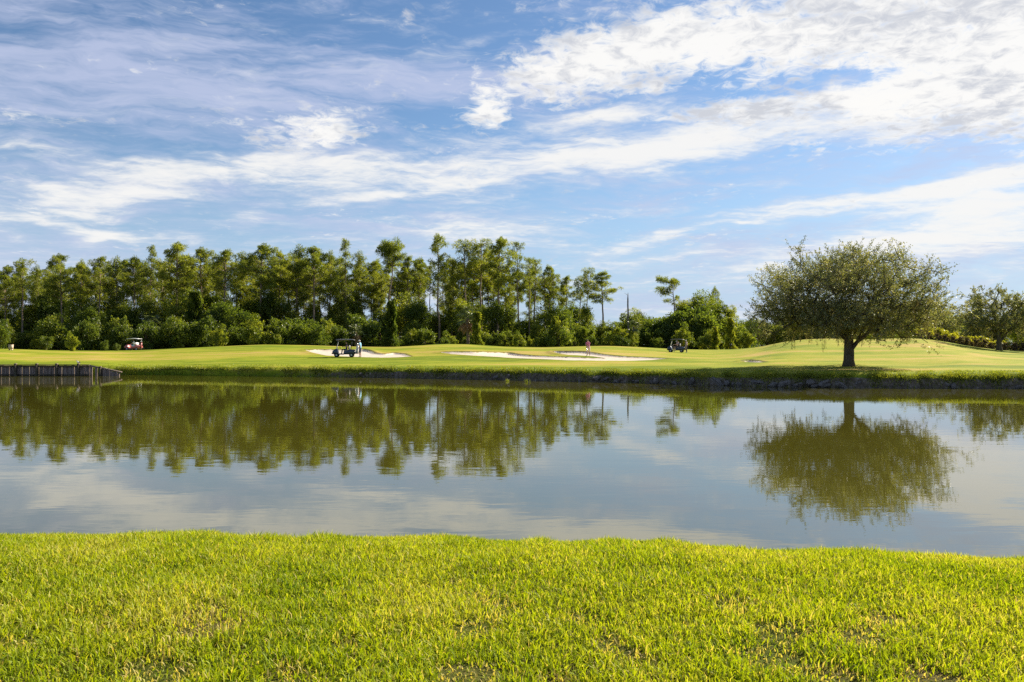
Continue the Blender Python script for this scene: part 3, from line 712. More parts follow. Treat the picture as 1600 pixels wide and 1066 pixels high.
VAR['mid_b'] = make_broad(22, 12, 5.2, 0.18, 36, 200, 0.32)
VAR['mid_c'] = make_broad(23, 10, 7.5, 0.25, 36, 210, 0.30, tint=(0.25, 0.95))
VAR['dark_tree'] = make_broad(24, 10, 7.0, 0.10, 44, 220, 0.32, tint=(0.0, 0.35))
VAR['bush_a'] = make_broad(31, 4, 5.0, 0.02, 34, 230, 0.23, tint=(0.0, 0.75))
VAR['bush_d'] = make_broad(34, 4, 3.6, 0.0, 26, 230, 0.23, tint=(0.0, 0.6), shoots=50)
VAR['bush_b'] = make_broad(32, 4, 4.2, 0.02, 30, 230, 0.22, 'vine', drape=0.5, tint=(0.0, 0.9), shoots=40)
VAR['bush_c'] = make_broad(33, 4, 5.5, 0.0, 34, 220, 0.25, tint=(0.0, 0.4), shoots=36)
VAR['vine'] = make_vine_column(41)
VAR['vine_dark'] = make_vine_column(42, 12.0, 2.6, 12000, 'leaf', 0.28, (0.0, 0.45))
VAR['palm_a'] = make_palm(51)
VAR['palm_b'] = make_palm(52, 8.0, 30, 16, 2.3)
VAR['snag'] = make_snag(61)
VAR['oak'] = make_oak(71)
VAR['oak_far'] = make_oak(73, tips=300, twigs=6, leaves=16, leaf=0.21, moss=150, Rx=5.6, Ry=5.4)
VAR['orn'] = make_broad(81, 1.2, 1.9, 0.0, 14, 130, 0.14, 'ornamental')
VAR['orn_b'] = make_broad(82, 1.2, 1.7, 0.0, 14, 130, 0.14, 'mauve')

def plant(var, name, label, cat, group, px, row_top, Y, wscale=1.0, rz=None, height=None, row_base=None):
    Hn, parts = VAR[var]; x, y, z = place(px, Y)
    h = height if height else (EYE + (HOR - row_top) * Y / F) - z
    s = h / Hn; root = empty(name, (x, y, z - 0.05), random.uniform(0, 6.28) if rz is None else rz)
    e = random.uniform(0.82, 1.2) if var != 'oak' else 1.0
    root.scale = (s * wscale * e, s * wscale / e, s)
    if 'pine' in name: root.rotation_euler = (random.gauss(0, 0.022), random.gauss(0, 0.022), root.rotation_euler.z)
    tag(root, label, cat, group)
    for pn, me in parts:
        if pn == 'trunk' and name.endswith('bush'): pn = 'stem'
        if pn == 'crown' and name.endswith('bush'): pn = 'foliage'
        link(pn, me, root)
    return root

# the lone oak by the water and the trees on the right
plant('oak', 'oak_tree', 'broad spreading oak hung with moss standing alone on the far bank', 'tree', None, 1326, 380, 56.5, 1.06, 0.35)
plant('oak_far', 'oak_tree', 'smaller round mossy oak beyond the shrub row at the right edge', 'tree', None, 1561, 450, 110, 1.02, 1.1)
plant('oak_far', 'oak_tree', 'oak crown just behind the right edge oak, partly cut by the frame', 'tree', None, 1640, 455, 126, 1.1, 2.9)
FAR_R = [(1478, 478, 210, 'mid_a', 'grey green tree filling the gap right of the lone oak'), (1450, 470, 190, 'oak_far', 'olive tree showing through the right side of the lone oak crown'), (1395, 488, 230, 'mid_b', 'far tree directly behind the lone oak, right of its trunk'),
         (1420, 482, 260, 'oak_far', 'far tree above the top end of the ornamental shrub row'), (1365, 492, 210, 'mid_c', 'yellowish far tree just right of the lone oak trunk'), (1290, 490, 250, 'mid_a', 'far tree just left of the lone oak trunk'),
         (1255, 494, 240, 'oak_far', 'mossy far tree under the left skirt of the lone oak'), (1222, 492, 270, 'dark_tree', 'dark far tree left of the lone oak skirt'), (1190, 496, 290, 'dark_tree', 'dark bluish far tree right of the round yellow green bush'),
         (1172, 503, 300, 'dark_tree', 'low dark far tree behind the round yellow green bush'), (1520, 486, 240, 'oak_far', 'far tree between the two oaks on the right'), (1330, 494, 270, 'mid_b', 'far tree behind the trunk of the lone oak'), (1590, 488, 220, 'mid_c', 'far tree behind the right edge oaks'), (1680, 480, 230, 'mid_a', 'far tree past the right edge of the view')]
for x, t, Y, v, lb in FAR_R: plant(v, 'far_tree', lb, 'tree', 'trees far beyond the right mound', x, t, Y, 1.15)

# named pines and other trees of the wood, from the beige bin to the gap before the oak
WOOD = [
 (35, 406, 150, 'pine_open', 1.0, 'open crowned pine with bare trunk above the beige bin'), (62, 418, 156, 'pine_full', .9, 'shorter pine just right of the open crowned pine'), (8, 430, 150, 'pine_dense', .9, 'leftmost pine at the edge of the view'),
 (98, 399, 152, 'pine_dense', 1.0, 'tall dense pine above the bright bush left of the red cart'), (124, 413, 158, 'pine_dome', .85, 'pine leaning against the tall dense pine near the left'), (152, 401, 154, 'pine_dome', 1.0, 'round topped pine left of the red cart'),
 (183, 405, 158, 'pine_full', .9, 'pine directly over the left end of the red cart'), (210, 402, 160, 'pine_dome', .9, 'pine rising straight over the red cart'), (232, 384, 162, 'pine_spire', .8, 'spire topped conifer just right of the red cart'),
 (274, 381, 160, 'pine_dense', 1.15, 'broad tall pine with rounded crown left of the dark thicket'), (318, 388, 163, 'pine_dense', .95, 'full pine behind the dark thicket'), (348, 391, 160, 'pine_dome', 1.0, 'open pine with sky through it right of the dark thicket'),
 (405, 383, 162, 'pine_dense', 1.2, 'wide crowned pine above the pale leafy bush'), (380, 398, 170, 'pine_full', .9, 'pine tucked left of the wide crowned pine'), (436, 394, 168, 'pine_dome', .9, 'pine tucked right of the wide crowned pine'), (458, 387, 166, 'pine_full', .95, 'slim pine with pale trunk left of the dark cart'),
 (491, 385, 165, 'pine_dense', 1.1, 'massive rounded pine just left of the dark cart'), (515, 396, 172, 'pine_full', .9, 'pine over the roof of the dark cart'), (541, 375, 170, 'pine_spire', .8, 'tall ragged spire above the dark cart'), (560, 396, 174, 'pine_full', 1.0, 'pale yellowish pine above the blue shirted golfer'), (583, 408, 178, 'pine_dome', .9, 'pine left of the flat topped pine'),
 (603, 374, 170, 'pine_flat', .95, 'flat topped pine with a leaning bare trunk standing above the rest'), (634, 401, 178, 'pine_dome', .9, 'pine right of the flat topped pine'), (655, 404, 180, 'pine_dome', .85, 'pine left of the tallest slender pine'),
 (686, 369, 172, 'pine_tall', .85, 'tallest slender pine with bare straight trunk and small open crown'), (708, 408, 176, 'pine_full', .9, 'dark pine right of the tallest slender pine'), (727, 378, 176, 'pine_open', .95, 'open pine above the fan palm'), (752, 376, 178, 'pine_open', .95, 'open pine right of the fan palm'),
 (777, 373, 174, 'pine_dense', .95, 'tall dense pine at the right shoulder of the wood'), (762, 392, 184, 'pine_dome', .9, 'pine behind the right shoulder of the wood'), (811, 377, 178, 'pine_thin', .7, 'thin pine with a small crooked top'),
 (826, 402, 176, 'pine_thin', .95, 'half bare pine with twin pale trunk, left one'), (833, 404, 181, 'pine_thin', .9, 'half bare pine standing close behind its twin'), (852, 424, 184, 'pine_thin', .8, 'slender pine, left of a close set three'), (859, 416, 186, 'pine_dome', .7, 'slender pine, middle of a close set three'), (866, 426, 182, 'pine_thin', .8, 'slender pine, right of a close set three'),
 (884, 432, 190, 'pine_dome', .95, 'small round pine left of the vine draped dark tree'), (906, 433, 188, 'pine_open', .85, 'pine with a drooping crown above the pink golfer'), (916, 420, 186, 'pine_open', .8, 'wispy pine above the pink golfer'),
 (942, 425, 184, 'pine_dome', 1.15, 'big crowned pine with thick trunk left of the dead snag'), (1056, 435, 186, 'pine_umbrella', .95, 'umbrella shaped pine standing apart over the right hand cart'),
 (1103, 447, 182, 'mid_a', .85, 'large leafy tree above the right hand cart'), (1070, 462, 184, 'mid_b', .9, 'upright leafy tree directly over the right hand cart'), (1118, 450, 190, 'pine_full', .8, 'dark conifer top behind the large leafy tree'), (1084, 456, 186, 'mid_b', .9, 'leafy tree between umbrella pine and large leafy tree'), (1120, 466, 178, 'mid_c', 1.0, 'yellow green leafy tree right of the large leafy tree'), (1142, 470, 176, 'mid_b', .85, 'narrow tree at the right end of the wood'),
 (-30, 410, 150, 'pine_dense', 1.0, 'pine past the left edge of the view'), (-75, 402, 152, 'pine_dome', 1.0, 'second pine past the left edge of the view')]
for x, t, Y, v, w, lb in WOOD:
    nm = 'pine_tree' if v.startswith('pine') else 'leafy_tree'
    plant(v, nm, lb, 'tree', 'trees of the pine wood', x, t, Y, w)
plant('snag', 'dead_tree', 'bare dead snag with broken top standing right of the big crowned pine', 'tree', None, 981, 457, 180, 0.8)
SECT = [(-400, 140, 'at the left end of the wood'), (140, 260, 'behind the red cart'), (260, 390, 'around the dark thicket'), (390, 520, 'left of the dark cart'), (520, 660, 'behind the dark cart and bunker'), (660, 800, 'around the fan palm'), (800, 1000, 'behind the pink golfer'), (1000, 1200, 'near the right hand cart')]
def sect(px): return next(s[2] for s in SECT if s[0] <= px < s[1])
# trees of the back rows and the undergrowth, counted from the left within each stretch of the wood
ORD = ['first', 'second', 'third', 'fourth', 'fifth', 'sixth', 'seventh', 'eighth', 'ninth', 'tenth', 'eleventh', 'twelfth', 'thirteenth', 'fourteenth', 'fifteenth', 'sixteenth', 'seventeenth', 'eighteenth', 'nineteenth', 'twentieth']
ORD += ['twenty ' + o for o in ORD[:9]] + ['thirtieth'] + ['thirty ' + o for o in ORD[:9]] + ['fortieth'] + ['forty ' + o for o in ORD[:9]] + ['fiftieth'] + ['fifty ' + o for o in ORD[:9]]
def row_of_plants(xs, variants, name, what, cat, group, top, dist, wlo, whi, skip=()):
    cnt = {}
    for i, px in enumerate(xs):
        if any(a < px < b for a, b in skip): continue
        sc_ = sect(px); c = cnt[sc_] = cnt.get(sc_, 0) + 1
        plant(variants[i % len(variants)], name, ORD[c - 1] + ' ' + what + ' from the left ' + sc_, cat, group + ' ' + sc_, px, top(px), dist(px), random.uniform(wlo, whi))
def xrow(a, b, step, jit): return sorted(x + random.uniform(-jit, jit) for x in np.arange(a, b, step))
I = np.interp
row_of_plants(xrow(-110, 880, 17, 7), ['pine_dome', 'pine_dense', 'pine_full', 'pine_dome', 'pine_open', 'pine_full'], 'pine_tree', 'back row pine', 'tree', 'back row pines',
    lambda x: I(x, [-100, 100, 250, 500, 600, 700, 780, 880], [425, 418, 403, 400, 414, 408, 402, 446]) + random.uniform(-6, 16), lambda x: I(x, [0, 600, 900], [168, 190, 198]) + random.uniform(0, 16), .8, 1.05, [(840, 856)])
row_of_plants(xrow(-100, 870, 25, 9), ['pine_full', 'pine_spire', 'pine_full', 'pine_dome'], 'young_pine', 'half grown pine', 'tree', 'half grown pines',
    lambda x: I(x, [-100, 100, 250, 500, 650, 780, 870], [440, 436, 430, 428, 440, 440, 460]) + random.uniform(-10, 14), lambda x: I(x, [0, 600, 900], [162, 178, 190]) + random.uniform(-3, 5), .85, 1.15, [(655, 678), (838, 858)])
row_of_plants(xrow(-100, 1040, 23, 9), ['mid_a', 'mid_b', 'mid_c', 'dark_tree', 'mid_b'], 'understory_tree', 'leafy understory tree', 'tree', 'understory trees',
    lambda x: I(x, [-100, 60, 200, 400, 560, 700, 860, 960, 1040], [462, 464, 458, 462, 466, 478, 480, 486, 496]) + random.uniform(-20, 22), lambda x: I(x, [0, 600, 1000], [154, 170, 182]) + random.uniform(-4, 6), .75, 1.1, [(658, 676)])
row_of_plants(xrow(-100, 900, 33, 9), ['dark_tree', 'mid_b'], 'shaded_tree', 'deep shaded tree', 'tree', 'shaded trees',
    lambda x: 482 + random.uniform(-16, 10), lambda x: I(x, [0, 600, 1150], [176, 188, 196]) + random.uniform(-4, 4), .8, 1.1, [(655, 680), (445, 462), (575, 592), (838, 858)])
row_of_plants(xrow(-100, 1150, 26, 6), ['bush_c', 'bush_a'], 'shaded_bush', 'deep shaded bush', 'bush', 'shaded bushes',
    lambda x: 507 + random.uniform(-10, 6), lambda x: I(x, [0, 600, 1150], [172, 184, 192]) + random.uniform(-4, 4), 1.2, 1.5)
row_of_plants(xrow(-90, 260, 13, 6) + xrow(262, 1150, 17, 7), ['bush_a', 'bush_c', 'bush_d', 'bush_c', 'bush_b', 'bush_d', 'bush_c'], 'green_bush', 'bush at the grass edge', 'bush', 'front bushes',
    lambda x: I(x, [-100, 60, 200, 400, 500, 700, 900, 1150], [505, 510, 515, 510, 508, 514, 514, 520]) + random.choice([-16, -8, -2, 4, 9, 13]) + random.uniform(-4, 4), lambda x: I(x, [0, 200, 420, 600, 1000], [140, 138, 146, 152, 160]) + random.uniform(-6, 8), .65, 1.05)
cnt = {'left': 0, 'right': 0}
for i, px in enumerate(xrow(1150, 1720, 15, 4)):
    side = 'left' if px < 1326 else 'right'; cnt[side] += 1
    plant(['dark_tree', 'mid_a', 'oak_far', 'dark_tree', 'mid_b', 'oak_far'][i % 6], 'far_tree', ORD[cnt[side] - 1] + ' tree from the left in the far belt ' + side + ' of the lone oak trunk', 'tree', 'far belt ' + side + ' of the oak', px, 502 + random.uniform(-8, 6), 235 + random.uniform(-15, 40), random.uniform(1.0, 1.4))
SPECIAL = [('bush_b', 'leafy_bush', 'bright yellow green bush on the grass between the bin and the red cart', 112, 519, 119, .62), ('bush_c', 'leafy_bush', 'low round bush just left of the red cart', 163, 531, 128, .8), ('bush_c', 'leafy_bush', 'lower bush touching the left side of the red cart', 182, 536, 129, .8),
           ('dark_tree', 'leafy_tree', 'dark shaded thicket tree left of the pale leafy bush', 350, 462, 150, 1.0), ('dark_tree', 'leafy_tree', 'dark shaded tree over the bright bush near the bin', 140, 470, 147, .9), ('bush_b', 'leafy_bush', 'pale leafy bush at the foot of the wide crowned pine', 400, 494, 140, .9), ('bush_b', 'leafy_bush', 'low sunlit bush right of the pale leafy bush', 432, 516, 140, .9),
           ('dark_tree', 'leafy_tree', 'dark leaning tree with drooping vines above the long bunker', 882, 470, 168, .7), ('bush_b', 'leafy_bush', 'sunlit arching bush above the pink golfer', 965, 505, 160, .9), ('bush_b', 'leafy_bush', 'sunlit bush below the twin pale trunks', 812, 518, 150, .9), ('mid_c', 'leafy_tree', 'feathery rounded tree right of the dead snag', 1003, 490, 172, 1.0),
           ('bush_b', 'leafy_bush', 'round yellow green bush at the right end of the wood', 1166, 514, 158, .8), ('bush_a', 'leafy_bush', 'dark green bush beside the round yellow green bush', 1150, 510, 162, .9), ('bush_c', 'leafy_bush', 'tall dark bush behind the right hand cart', 1075, 478, 170, 1.0), ('bush_c', 'leafy_bush', 'tall dark bush between cart and end of wood', 1112, 486, 172, .9), ('bush_c', 'leafy_bush', 'dark bush left of the right hand cart', 1040, 488, 170, 1.0)]
for v, nm, lb, x, t, Y, w in SPECIAL: plant(v, nm, lb, 'bush' if nm.endswith('bush') else 'tree', None, x, t, Y, w)
for v, lb, x, t, Y, w in [('vine_dark', 'dark vine wrapped trunk under the flat topped pine', 611, 470, 150, .8), ('vine', 'bright vine column at the right side of the fan palm', 745, 487, 142, .75), ('vine', 'bright hanging vine at the right end of the wood', 1141, 496, 150, .8),
                          ('vine', 'pale vine draped stem left of the right end vine', 1118, 510, 152, .9), ('vine', 'sunlit vine draped stem below the close set slender pines', 868, 494, 156, .9), ('vine_dark', 'dark vine wrapped trunk left of the pale leafy bush', 305, 455, 150, .8)]:
    plant(v, 'vine_covered_trunk', lb, 'tree', None, x, t, Y, w * 1.7)
plant('palm_b', 'fan_palm', 'fan palm with brown skirt of dead fronds beside the bright vine', 'palm', None, 731, 478, 143, 1.0)
plant('palm_a', 'fan_palm', 'fan palm just right of the red cart', 'palm', None, 238, 489, 146, 1.5)
plant('palm_a', 'fan_palm', 'grey green fan palm beside the dead snag', 'palm', None, 990, 498, 158, 1.0)
plant('palm_a', 'fan_palm', 'low fan palm under the tall ragged spire', 'palm', None, 556, 505, 150, 1.1)
# ornamental planting along the right mound
line = [(1440, 529), (1452, 530), (1464, 532), (1476, 533.5), (1488, 535.5), (1500, 537.5), (1512, 540), (1524, 542), (1536, 544), (1548, 546), (1572, 549), (1586, 550), (1598, 550.5), (1612, 551)]
for i, (px, rw) in enumerate(line):
    for j in range(2):
        Y = float(crest_Y(px)) - 3.5 + 3.0 * j
        if j == 0: plant('orn_b', 'ornamental_bush', ORD[i] + ' low brownish tuft from the left edging the shrub row on the mound', 'bush', 'front tufts of the shrub row', px + random.uniform(-2, 2), 0, Y, 1.0, None, random.uniform(.8, 1.15))
        else: plant('orn', 'ornamental_bush', ORD[i] + ' yellow green shrub from the left in the row on the mound', 'bush', 'yellow shrubs of the shrub row', px + random.uniform(-3, 3), 0, Y, 1.15, None, random.uniform(1.4, 1.9))

# ------------------------------------------------------------------ grass: near lawn and far bank
def blades(x, y, z, L, Wd, tiltmax, tint, r, flop=0.5):
    n = len(x); a = r.uniform(0, 2 * math.pi, n); th = np.abs(r.normal(0, tiltmax, n))
    h = np.stack([np.cos(a), np.sin(a), np.zeros(n)], 1); up = np.array([0, 0, 1.0])
    b = r.uniform(0, 2 * math.pi, n); S = np.stack([np.cos(b), np.sin(b), np.zeros(n)], 1)
    B = np.stack([x, y, z], 1)
    d1 = h * np.sin(th)[:, None] + up * np.cos(th)[:, None]; th2 = th + r.uniform(0.1, flop, n)
    d2 = h * np.sin(th2)[:, None] + up * np.cos(th2)[:, None]
    Mi = B + d1 * (L * 0.55)[:, None]; T = Mi + d2 * (L * 0.45)[:, None]; w = Wd[:, None] / 2
    V = np.stack([B - S * w * 0.7, B + S * w * 0.7, Mi + S * w, Mi - S * w, T], 1).reshape(-1, 3)
    k = np.arange(n)[:, None] * 5
    Fq = k + np.array([[0, 1, 2, 3]]); Ft = k + np.array([[3, 2, 4]])
    return V, [Fq, Ft], np.repeat(tint, 5)[:, None]
r = np.random.default_rng(90)
def lawn_blades(n, x0, x1, y0, y1):
    x = r.uniform(x0, x1, n); y = r.uniform(y0, y1, n); return x, y
def in_view(x, y, m): return np.abs(x) < 0.66 * y + m
xs_, ys_ = lawn_blades(800000, -8.5, 8.5, 2.6, 8.6)
keep = in_view(xs_, ys_, 0.5) | ((r.uniform(size=len(xs_)) < 0.45) & in_view(xs_, ys_, 3.0))
keep &= ys_ < lawn_edge(xs_) + 1.3
xs_, ys_ = xs_[keep], ys_[keep]
thin = waves(xs_, ys_, 31, 0.55, 1.0, 9) + 0.8 * waves(xs_, ys_, 32, 1.9, 1.0, 7)
for (cx_, cy_, sx_, sy_, a_) in [(-1.45, 4.45, 0.55, 0.28, 1.5), (-0.9, 3.9, 0.6, 0.2, 1.3), (-2.3, 4.3, 0.35, 0.18, 1.0), (0.3, 3.85, 0.5, 0.15, 0.9)]:   # dry spots
    thin = thin + a_ * np.exp(-((xs_ - cx_) / sx_) ** 2 - ((ys_ - cy_) / sy_) ** 2)
dryp = np.clip((thin - 0.75) / 1.0, 0, 1) * np.interp(ys_, [3, 4.6, 5.6], [1.0, 0.75, 0.0])
k2 = r.uniform(size=len(xs_)) > 0.78 * dryp
xs_, ys_, dryp = xs_[k2], ys_[k2], dryp[k2]
n = len(xs_)
tone = 0.42 + 0.11 * waves(xs_, ys_, 33, 1.3, 1.0, 8) + r.normal(0, 0.15, n)
tone = np.clip(tone, 0.0, 0.70); isdry = r.uniform(size=n) < (0.06 + 0.62 * dryp); tone[isdry] = r.uniform(0.8, 1.0, isdry.sum())
clumps = 1.0 + 0.16 * waves(xs_, ys_, 34, 0.35, 1.0, 9)
L = r.uniform(0.034, 0.082, n) * np.clip(clumps, 0.6, 1.5) * (1 - 0.5 * dryp) * (1 + 0.5 * np.clip(waves(xs_, ys_ * 0, 35, 0.8, 1.0, 9), 0, 2) * (ys_ > lawn_edge(xs_) - 0.5))
V, FF, T = blades(xs_, ys_, lawn_z(xs_, ys_) - 0.004, L, r.uniform(0.004, 0.0095, n), 0.75, tone, r, 1.1)
gl = link('lawn_grass', mk_mesh('lawn_grass', V, FF, M['grass'], T)); tag(gl, 'thick bright green lawn grass in the foreground', 'grass', kind='stuff')
print('blades', n)
# fringe hanging over the far bank and rough grass behind it
n = 90000
px = r.uniform(160, 1640, n); s = np.where(r.uniform(size=n) < 0.62, r.normal(0.46, 0.17, n), r.uniform(0.4, 3.6, n))
low = r.uniform(size=n) < np.interp(px, [185, 260, 520, 700, 1640], [0.55, 0.5, 0.35, 0.14, 0.10])
s = np.where(low, r.uniform(0.0, 0.4, n), s)
clump = waves(px / 20, s * 0.2, 41, 1.5, 1.0, 8); kp = r.uniform(size=n) < np.clip(0.62 + 0.45 * clump, 0.12, 1); px, s, low = px[kp], s[kp], low[kp]; n = len(px)
wb = (waves(px / 20.0, s * 0, 11, 4.0, 0.16, 8) + waves(px / 20.0, s * 0, 12, 1.3, 0.09, 8)) * np.clip(1 - np.abs(s - 0.3) / 1.2, 0, 1) * np.clip((px - 190) / 40, 0, 1)
Yb = Y_edge(px) + s; z = base_z(px, Yb); Yw = Yb + wb
L = r.uniform(0.10, 0.26, n) * np.where(s > 1.0, 0.55, 1.0); tn = np.clip(0.42 + 0.14 * waves(px / 20, s, 42, 2.2, 1.0) + r.normal(0, 0.17, n), 0, 1)
V, FF, T = blades((px - 800) / F * Yw, Yw, z - 0.02, L, r.uniform(0.018, 0.04, n), 0.55, tn, r, 1.3)
bg_ = link('bank_grass', mk_mesh('bank_grass', V, FF, M['bankgrass'], T)); tag(bg_, 'shaggy grass fringe along the top of the far bank', 'grass', kind='stuff')
# reed sprigs standing in the shallow water
for i, (px, rw, lb) in enumerate([(793, 596, 'small reed sprig in the water below the long bunker'), (823, 597, 'second small reed sprig, right of the other, in the shallows')]):
    Y = EYE * F / (rw - HOR); m = 40
    V, FF, T = blades(r.normal(0, 0.07, m), r.normal(0, 0.07, m), np.full(m, -0.05), r.uniform(0.15, 0.36, m), np.full(m, 0.018), 0.35, r.uniform(0.0, 0.5, m), r, 0.8)
    o = link('reed_tuft', mk_mesh('reed_tuft', V, FF, M['bankgrass'], T), None, ((px - 800) / F * Y, Y, 0)); tag(o, lb, 'reeds')

# ------------------------------------------------------------------ rocks in the eroded bank
rock_me = []
for k in range(6):
    bm = bmesh.new(); bmesh.ops.create_icosphere(bm, subdivisions=2, radius=1.0)
    rr = np.random.default_rng(200 + k); dirs = unit(rr.normal(size=(9, 3)))
    for v in bm.verts:
        p = np.array(v.co); c = 1.0
        for d_ in dirs: c = min(c, 0.72 / max(0.05, float(p @ d_))) if p @ d_ > 0.72 else c
        v.co = v.co * (c * (1 + 0.06 * float(rr.normal())))
    me = bpy.data.meshes.new('rock'); bm.to_mesh(me); bm.free(); me.materials.append(M['rock']); rock_me.append(me)
n_r = 0; rc = {}
for px in xrow(560, 1610, 9.5, 6):
    dens = 0.15 if px < 860 else (0.8 if px < 1345 else 0.25)
    if random.random() > dens: continue
    Y = float(Y_edge(px)) + random.uniform(0.06, 0.26); s = random.uniform(0.13, 0.34) * (1.0 if 860 < px < 1345 else 0.75)
    o = bpy.data.objects.new('bank_rock', rock_me[n_r % 6]); COL.objects.link(o); n_r += 1
    o.location = ((px - 800) / F * Y, Y, random.uniform(0.0, 0.30)); o.rotation_euler = (random.uniform(-.6, .6), random.uniform(-.6, .6), random.uniform(0, 6)); o.scale = (s * random.uniform(1.0, 1.9), s * 0.8, s * random.uniform(0.5, 0.9))
    reg = 'below the bunkers' if px < 860 else ('below the right hand cart' if px < 1160 else ('below the lone oak' if px < 1400 else 'right of the lone oak'))
    c = rc[reg] = rc.get(reg, 0) + 1
    tag(o, ORD[c - 1] + ' grey bank rock from the left ' + reg, 'rock', 'bank rocks ' + reg)

# ------------------------------------------------------------------ timber retaining wall at the left
ww = empty('retaining_wall', ((100 - 800) / F * 65.6, 65.6, 0)); tag(ww, 'weathered timber retaining wall with posts at the left water edge', 'wall')
def wx(px): return (px - 100) / F * 65.6
posts = [-75, -41, -7, 26, 59, 90, 124, 158]
for i, p in enumerate(posts):
    h = 0.98 if p < 150 else 0.74
    MB().box((wx(p), -0.13, h / 2 - 0.25), (0.17, 0.17, h + 0.5), taper=0.94).obj('post', M['beam'], ww)
    MB().box((wx(p), -0.13, h + 0.02), (0.2, 0.2, 0.05), taper=0.7).obj('post_cap', M['plank'], ww)
x = wx(-110); i = 0
while x < wx(186):
    w_ = random.uniform(0.17, 0.24); h = 0.86 - max(0, (x - wx(140)) * 0.26) + random.uniform(-0.03, 0.03)
    if not (wx(141) < x < wx(158) and random.random() < .5):
        MB().box((x, random.uniform(-0.012, 0.012), h / 2 - 0.3), (w_ - 0.012, 0.05, h + 0.6)).obj('plank', M['plank'], ww)
    x += w_
for x0, x1 in [(-110, 26), (26, 90), (90, 140)]:
    MB().box(((wx(x0) + wx(x1)) / 2, -0.06, 0.80), (wx(x1) - wx(x0) - 0.02, 0.06, 0.13)).obj('top_rail', M['beam'], ww)
    MB().box(((wx(x0) + wx(x1)) / 2, -0.06, 0.08), (wx(x1) - wx(x0) - 0.02, 0.06, 0.10)).obj('bottom_rail', M['beam'], ww)
    MB().box(((wx(x0) + wx(x1)) / 2, 0.02, 0.915), (wx(x1) - wx(x0) - 0.01, 0.24, 0.05)).obj('cap_board', M['beam'], ww)
a, b = np.array((wx(141), -0.07, 0.84)), np.array((wx(190), 0.05, 0.30))
MB().tube(np.array([a, b]), 0.07, 6).obj('fallen_rail', M['plank'], ww)
# little wading bird on the wall
M['feather_w'] = simple('white_feathers', (0.75, 0.73, 0.68), 0.8); M['feather_d'] = simple('dark_feathers', (0.06, 0.05, 0.045), 0.8); M['beak'] = simple('beak_horn', (0.35, 0.25, 0.08), 0.5)
bird = empty('wading_bird', ((122 - 800) / F * 65.6, 65.6, 0.94), R(200)); tag(bird, 'small dark headed white breasted bird standing on the timber wall', 'bird')
b = MB(); b.tube(np.array([(-0.16, 0, 0.13), (-0.08, 0, 0.16), (0.0, 0, 0.19), (0.06, 0, 0.24), (0.08, 0, 0.30), (0.10, 0, 0.335), (0.13, 0, 0.34)]), (0.012, 0.05, 0.068, 0.045, 0.027, 0.034, 0.018), 10); b.obj('body', M['feather_w'], bird, True)
b = MB(); b.tube(np.array([(-0.20, 0, 0.115), (-0.1, 0, 0.185), (0.02, 0, 0.225)]), (0.01, 0.05, 0.03), 8); b.obj('wings', M['feather_d'], bird, True)
MB().ball((0.105, 0, 0.345), (0.034, 0.028, 0.028)).obj('head', M['feather_d'], bird, True)
MB().tube(np.array([(0.13, 0, 0.34), (0.19, 0, 0.33)]), (0.010, 0.002), 6).obj('beak', M['beak'], bird)
for sy in (-0.025, 0.025): MB().tube(np.array([(0, sy, 0.15), (0.005, sy, 0.0), (0.04, sy, 0.0)]), 0.006, 5).obj('leg', M['beak'], bird)

# ------------------------------------------------------------------ golf carts, bags and people
M['navy'] = simple('navy_paint', (0.03, 0.045, 0.09), 0.25, 0.6); M['red'] = simple('red_paint', (0.50, 0.13, 0.12), 0.3, 0.6); M['black'] = simple('black_plastic', (0.02, 0.02, 0.022), 0.5)
M['white'] = simple('white_plastic', (0.72, 0.72, 0.70), 0.4, var=0.05); M['grey'] = simple('grey_vinyl', (0.20, 0.19, 0.19), 0.6); M['tyre'] = simple('tyre_rubber', (0.025, 0.025, 0.025), 0.85); M['steel'] = simple('steel', (0.55, 0.55, 0.56), 0.3, metal=0.9)
M['skin'] = simple('skin', (0.50, 0.29, 0.20), 0.55, var=0.05); M['blue_shirt'] = simple('light_blue_shirt', (0.22, 0.48, 0.68), 0.85); M['dark_shirt'] = simple('dark_shirt', (0.05, 0.035, 0.05), 0.85); M['navy_cloth'] = simple('navy_cloth', (0.03, 0.04, 0.08), 0.9)
M['pink'] = simple('pink_shirt', (0.70, 0.20, 0.36), 0.85); M['pale_pink'] = simple('pale_pink_cloth', (0.78, 0.52, 0.52), 0.85); M['cap_white'] = simple('white_cap_cloth', (0.75, 0.75, 0.73), 0.85); M['hair'] = simple('brown_hair', (0.06, 0.04, 0.025), 0.7); M['shoe'] = simple('white_shoe', (0.6, 0.6, 0.58), 0.7)
M['beige'] = simple('beige_panel', (0.50, 0.38, 0.28), 0.7); M['roofgrey'] = simple('pale_roof', (0.45, 0.44, 0.43), 0.8); M['wallwhite'] = simple('white_render', (0.70, 0.69, 0.66), 0.85)
M['roofd'] = simple('grey_canopy', (0.10, 0.10, 0.11), 0.3)
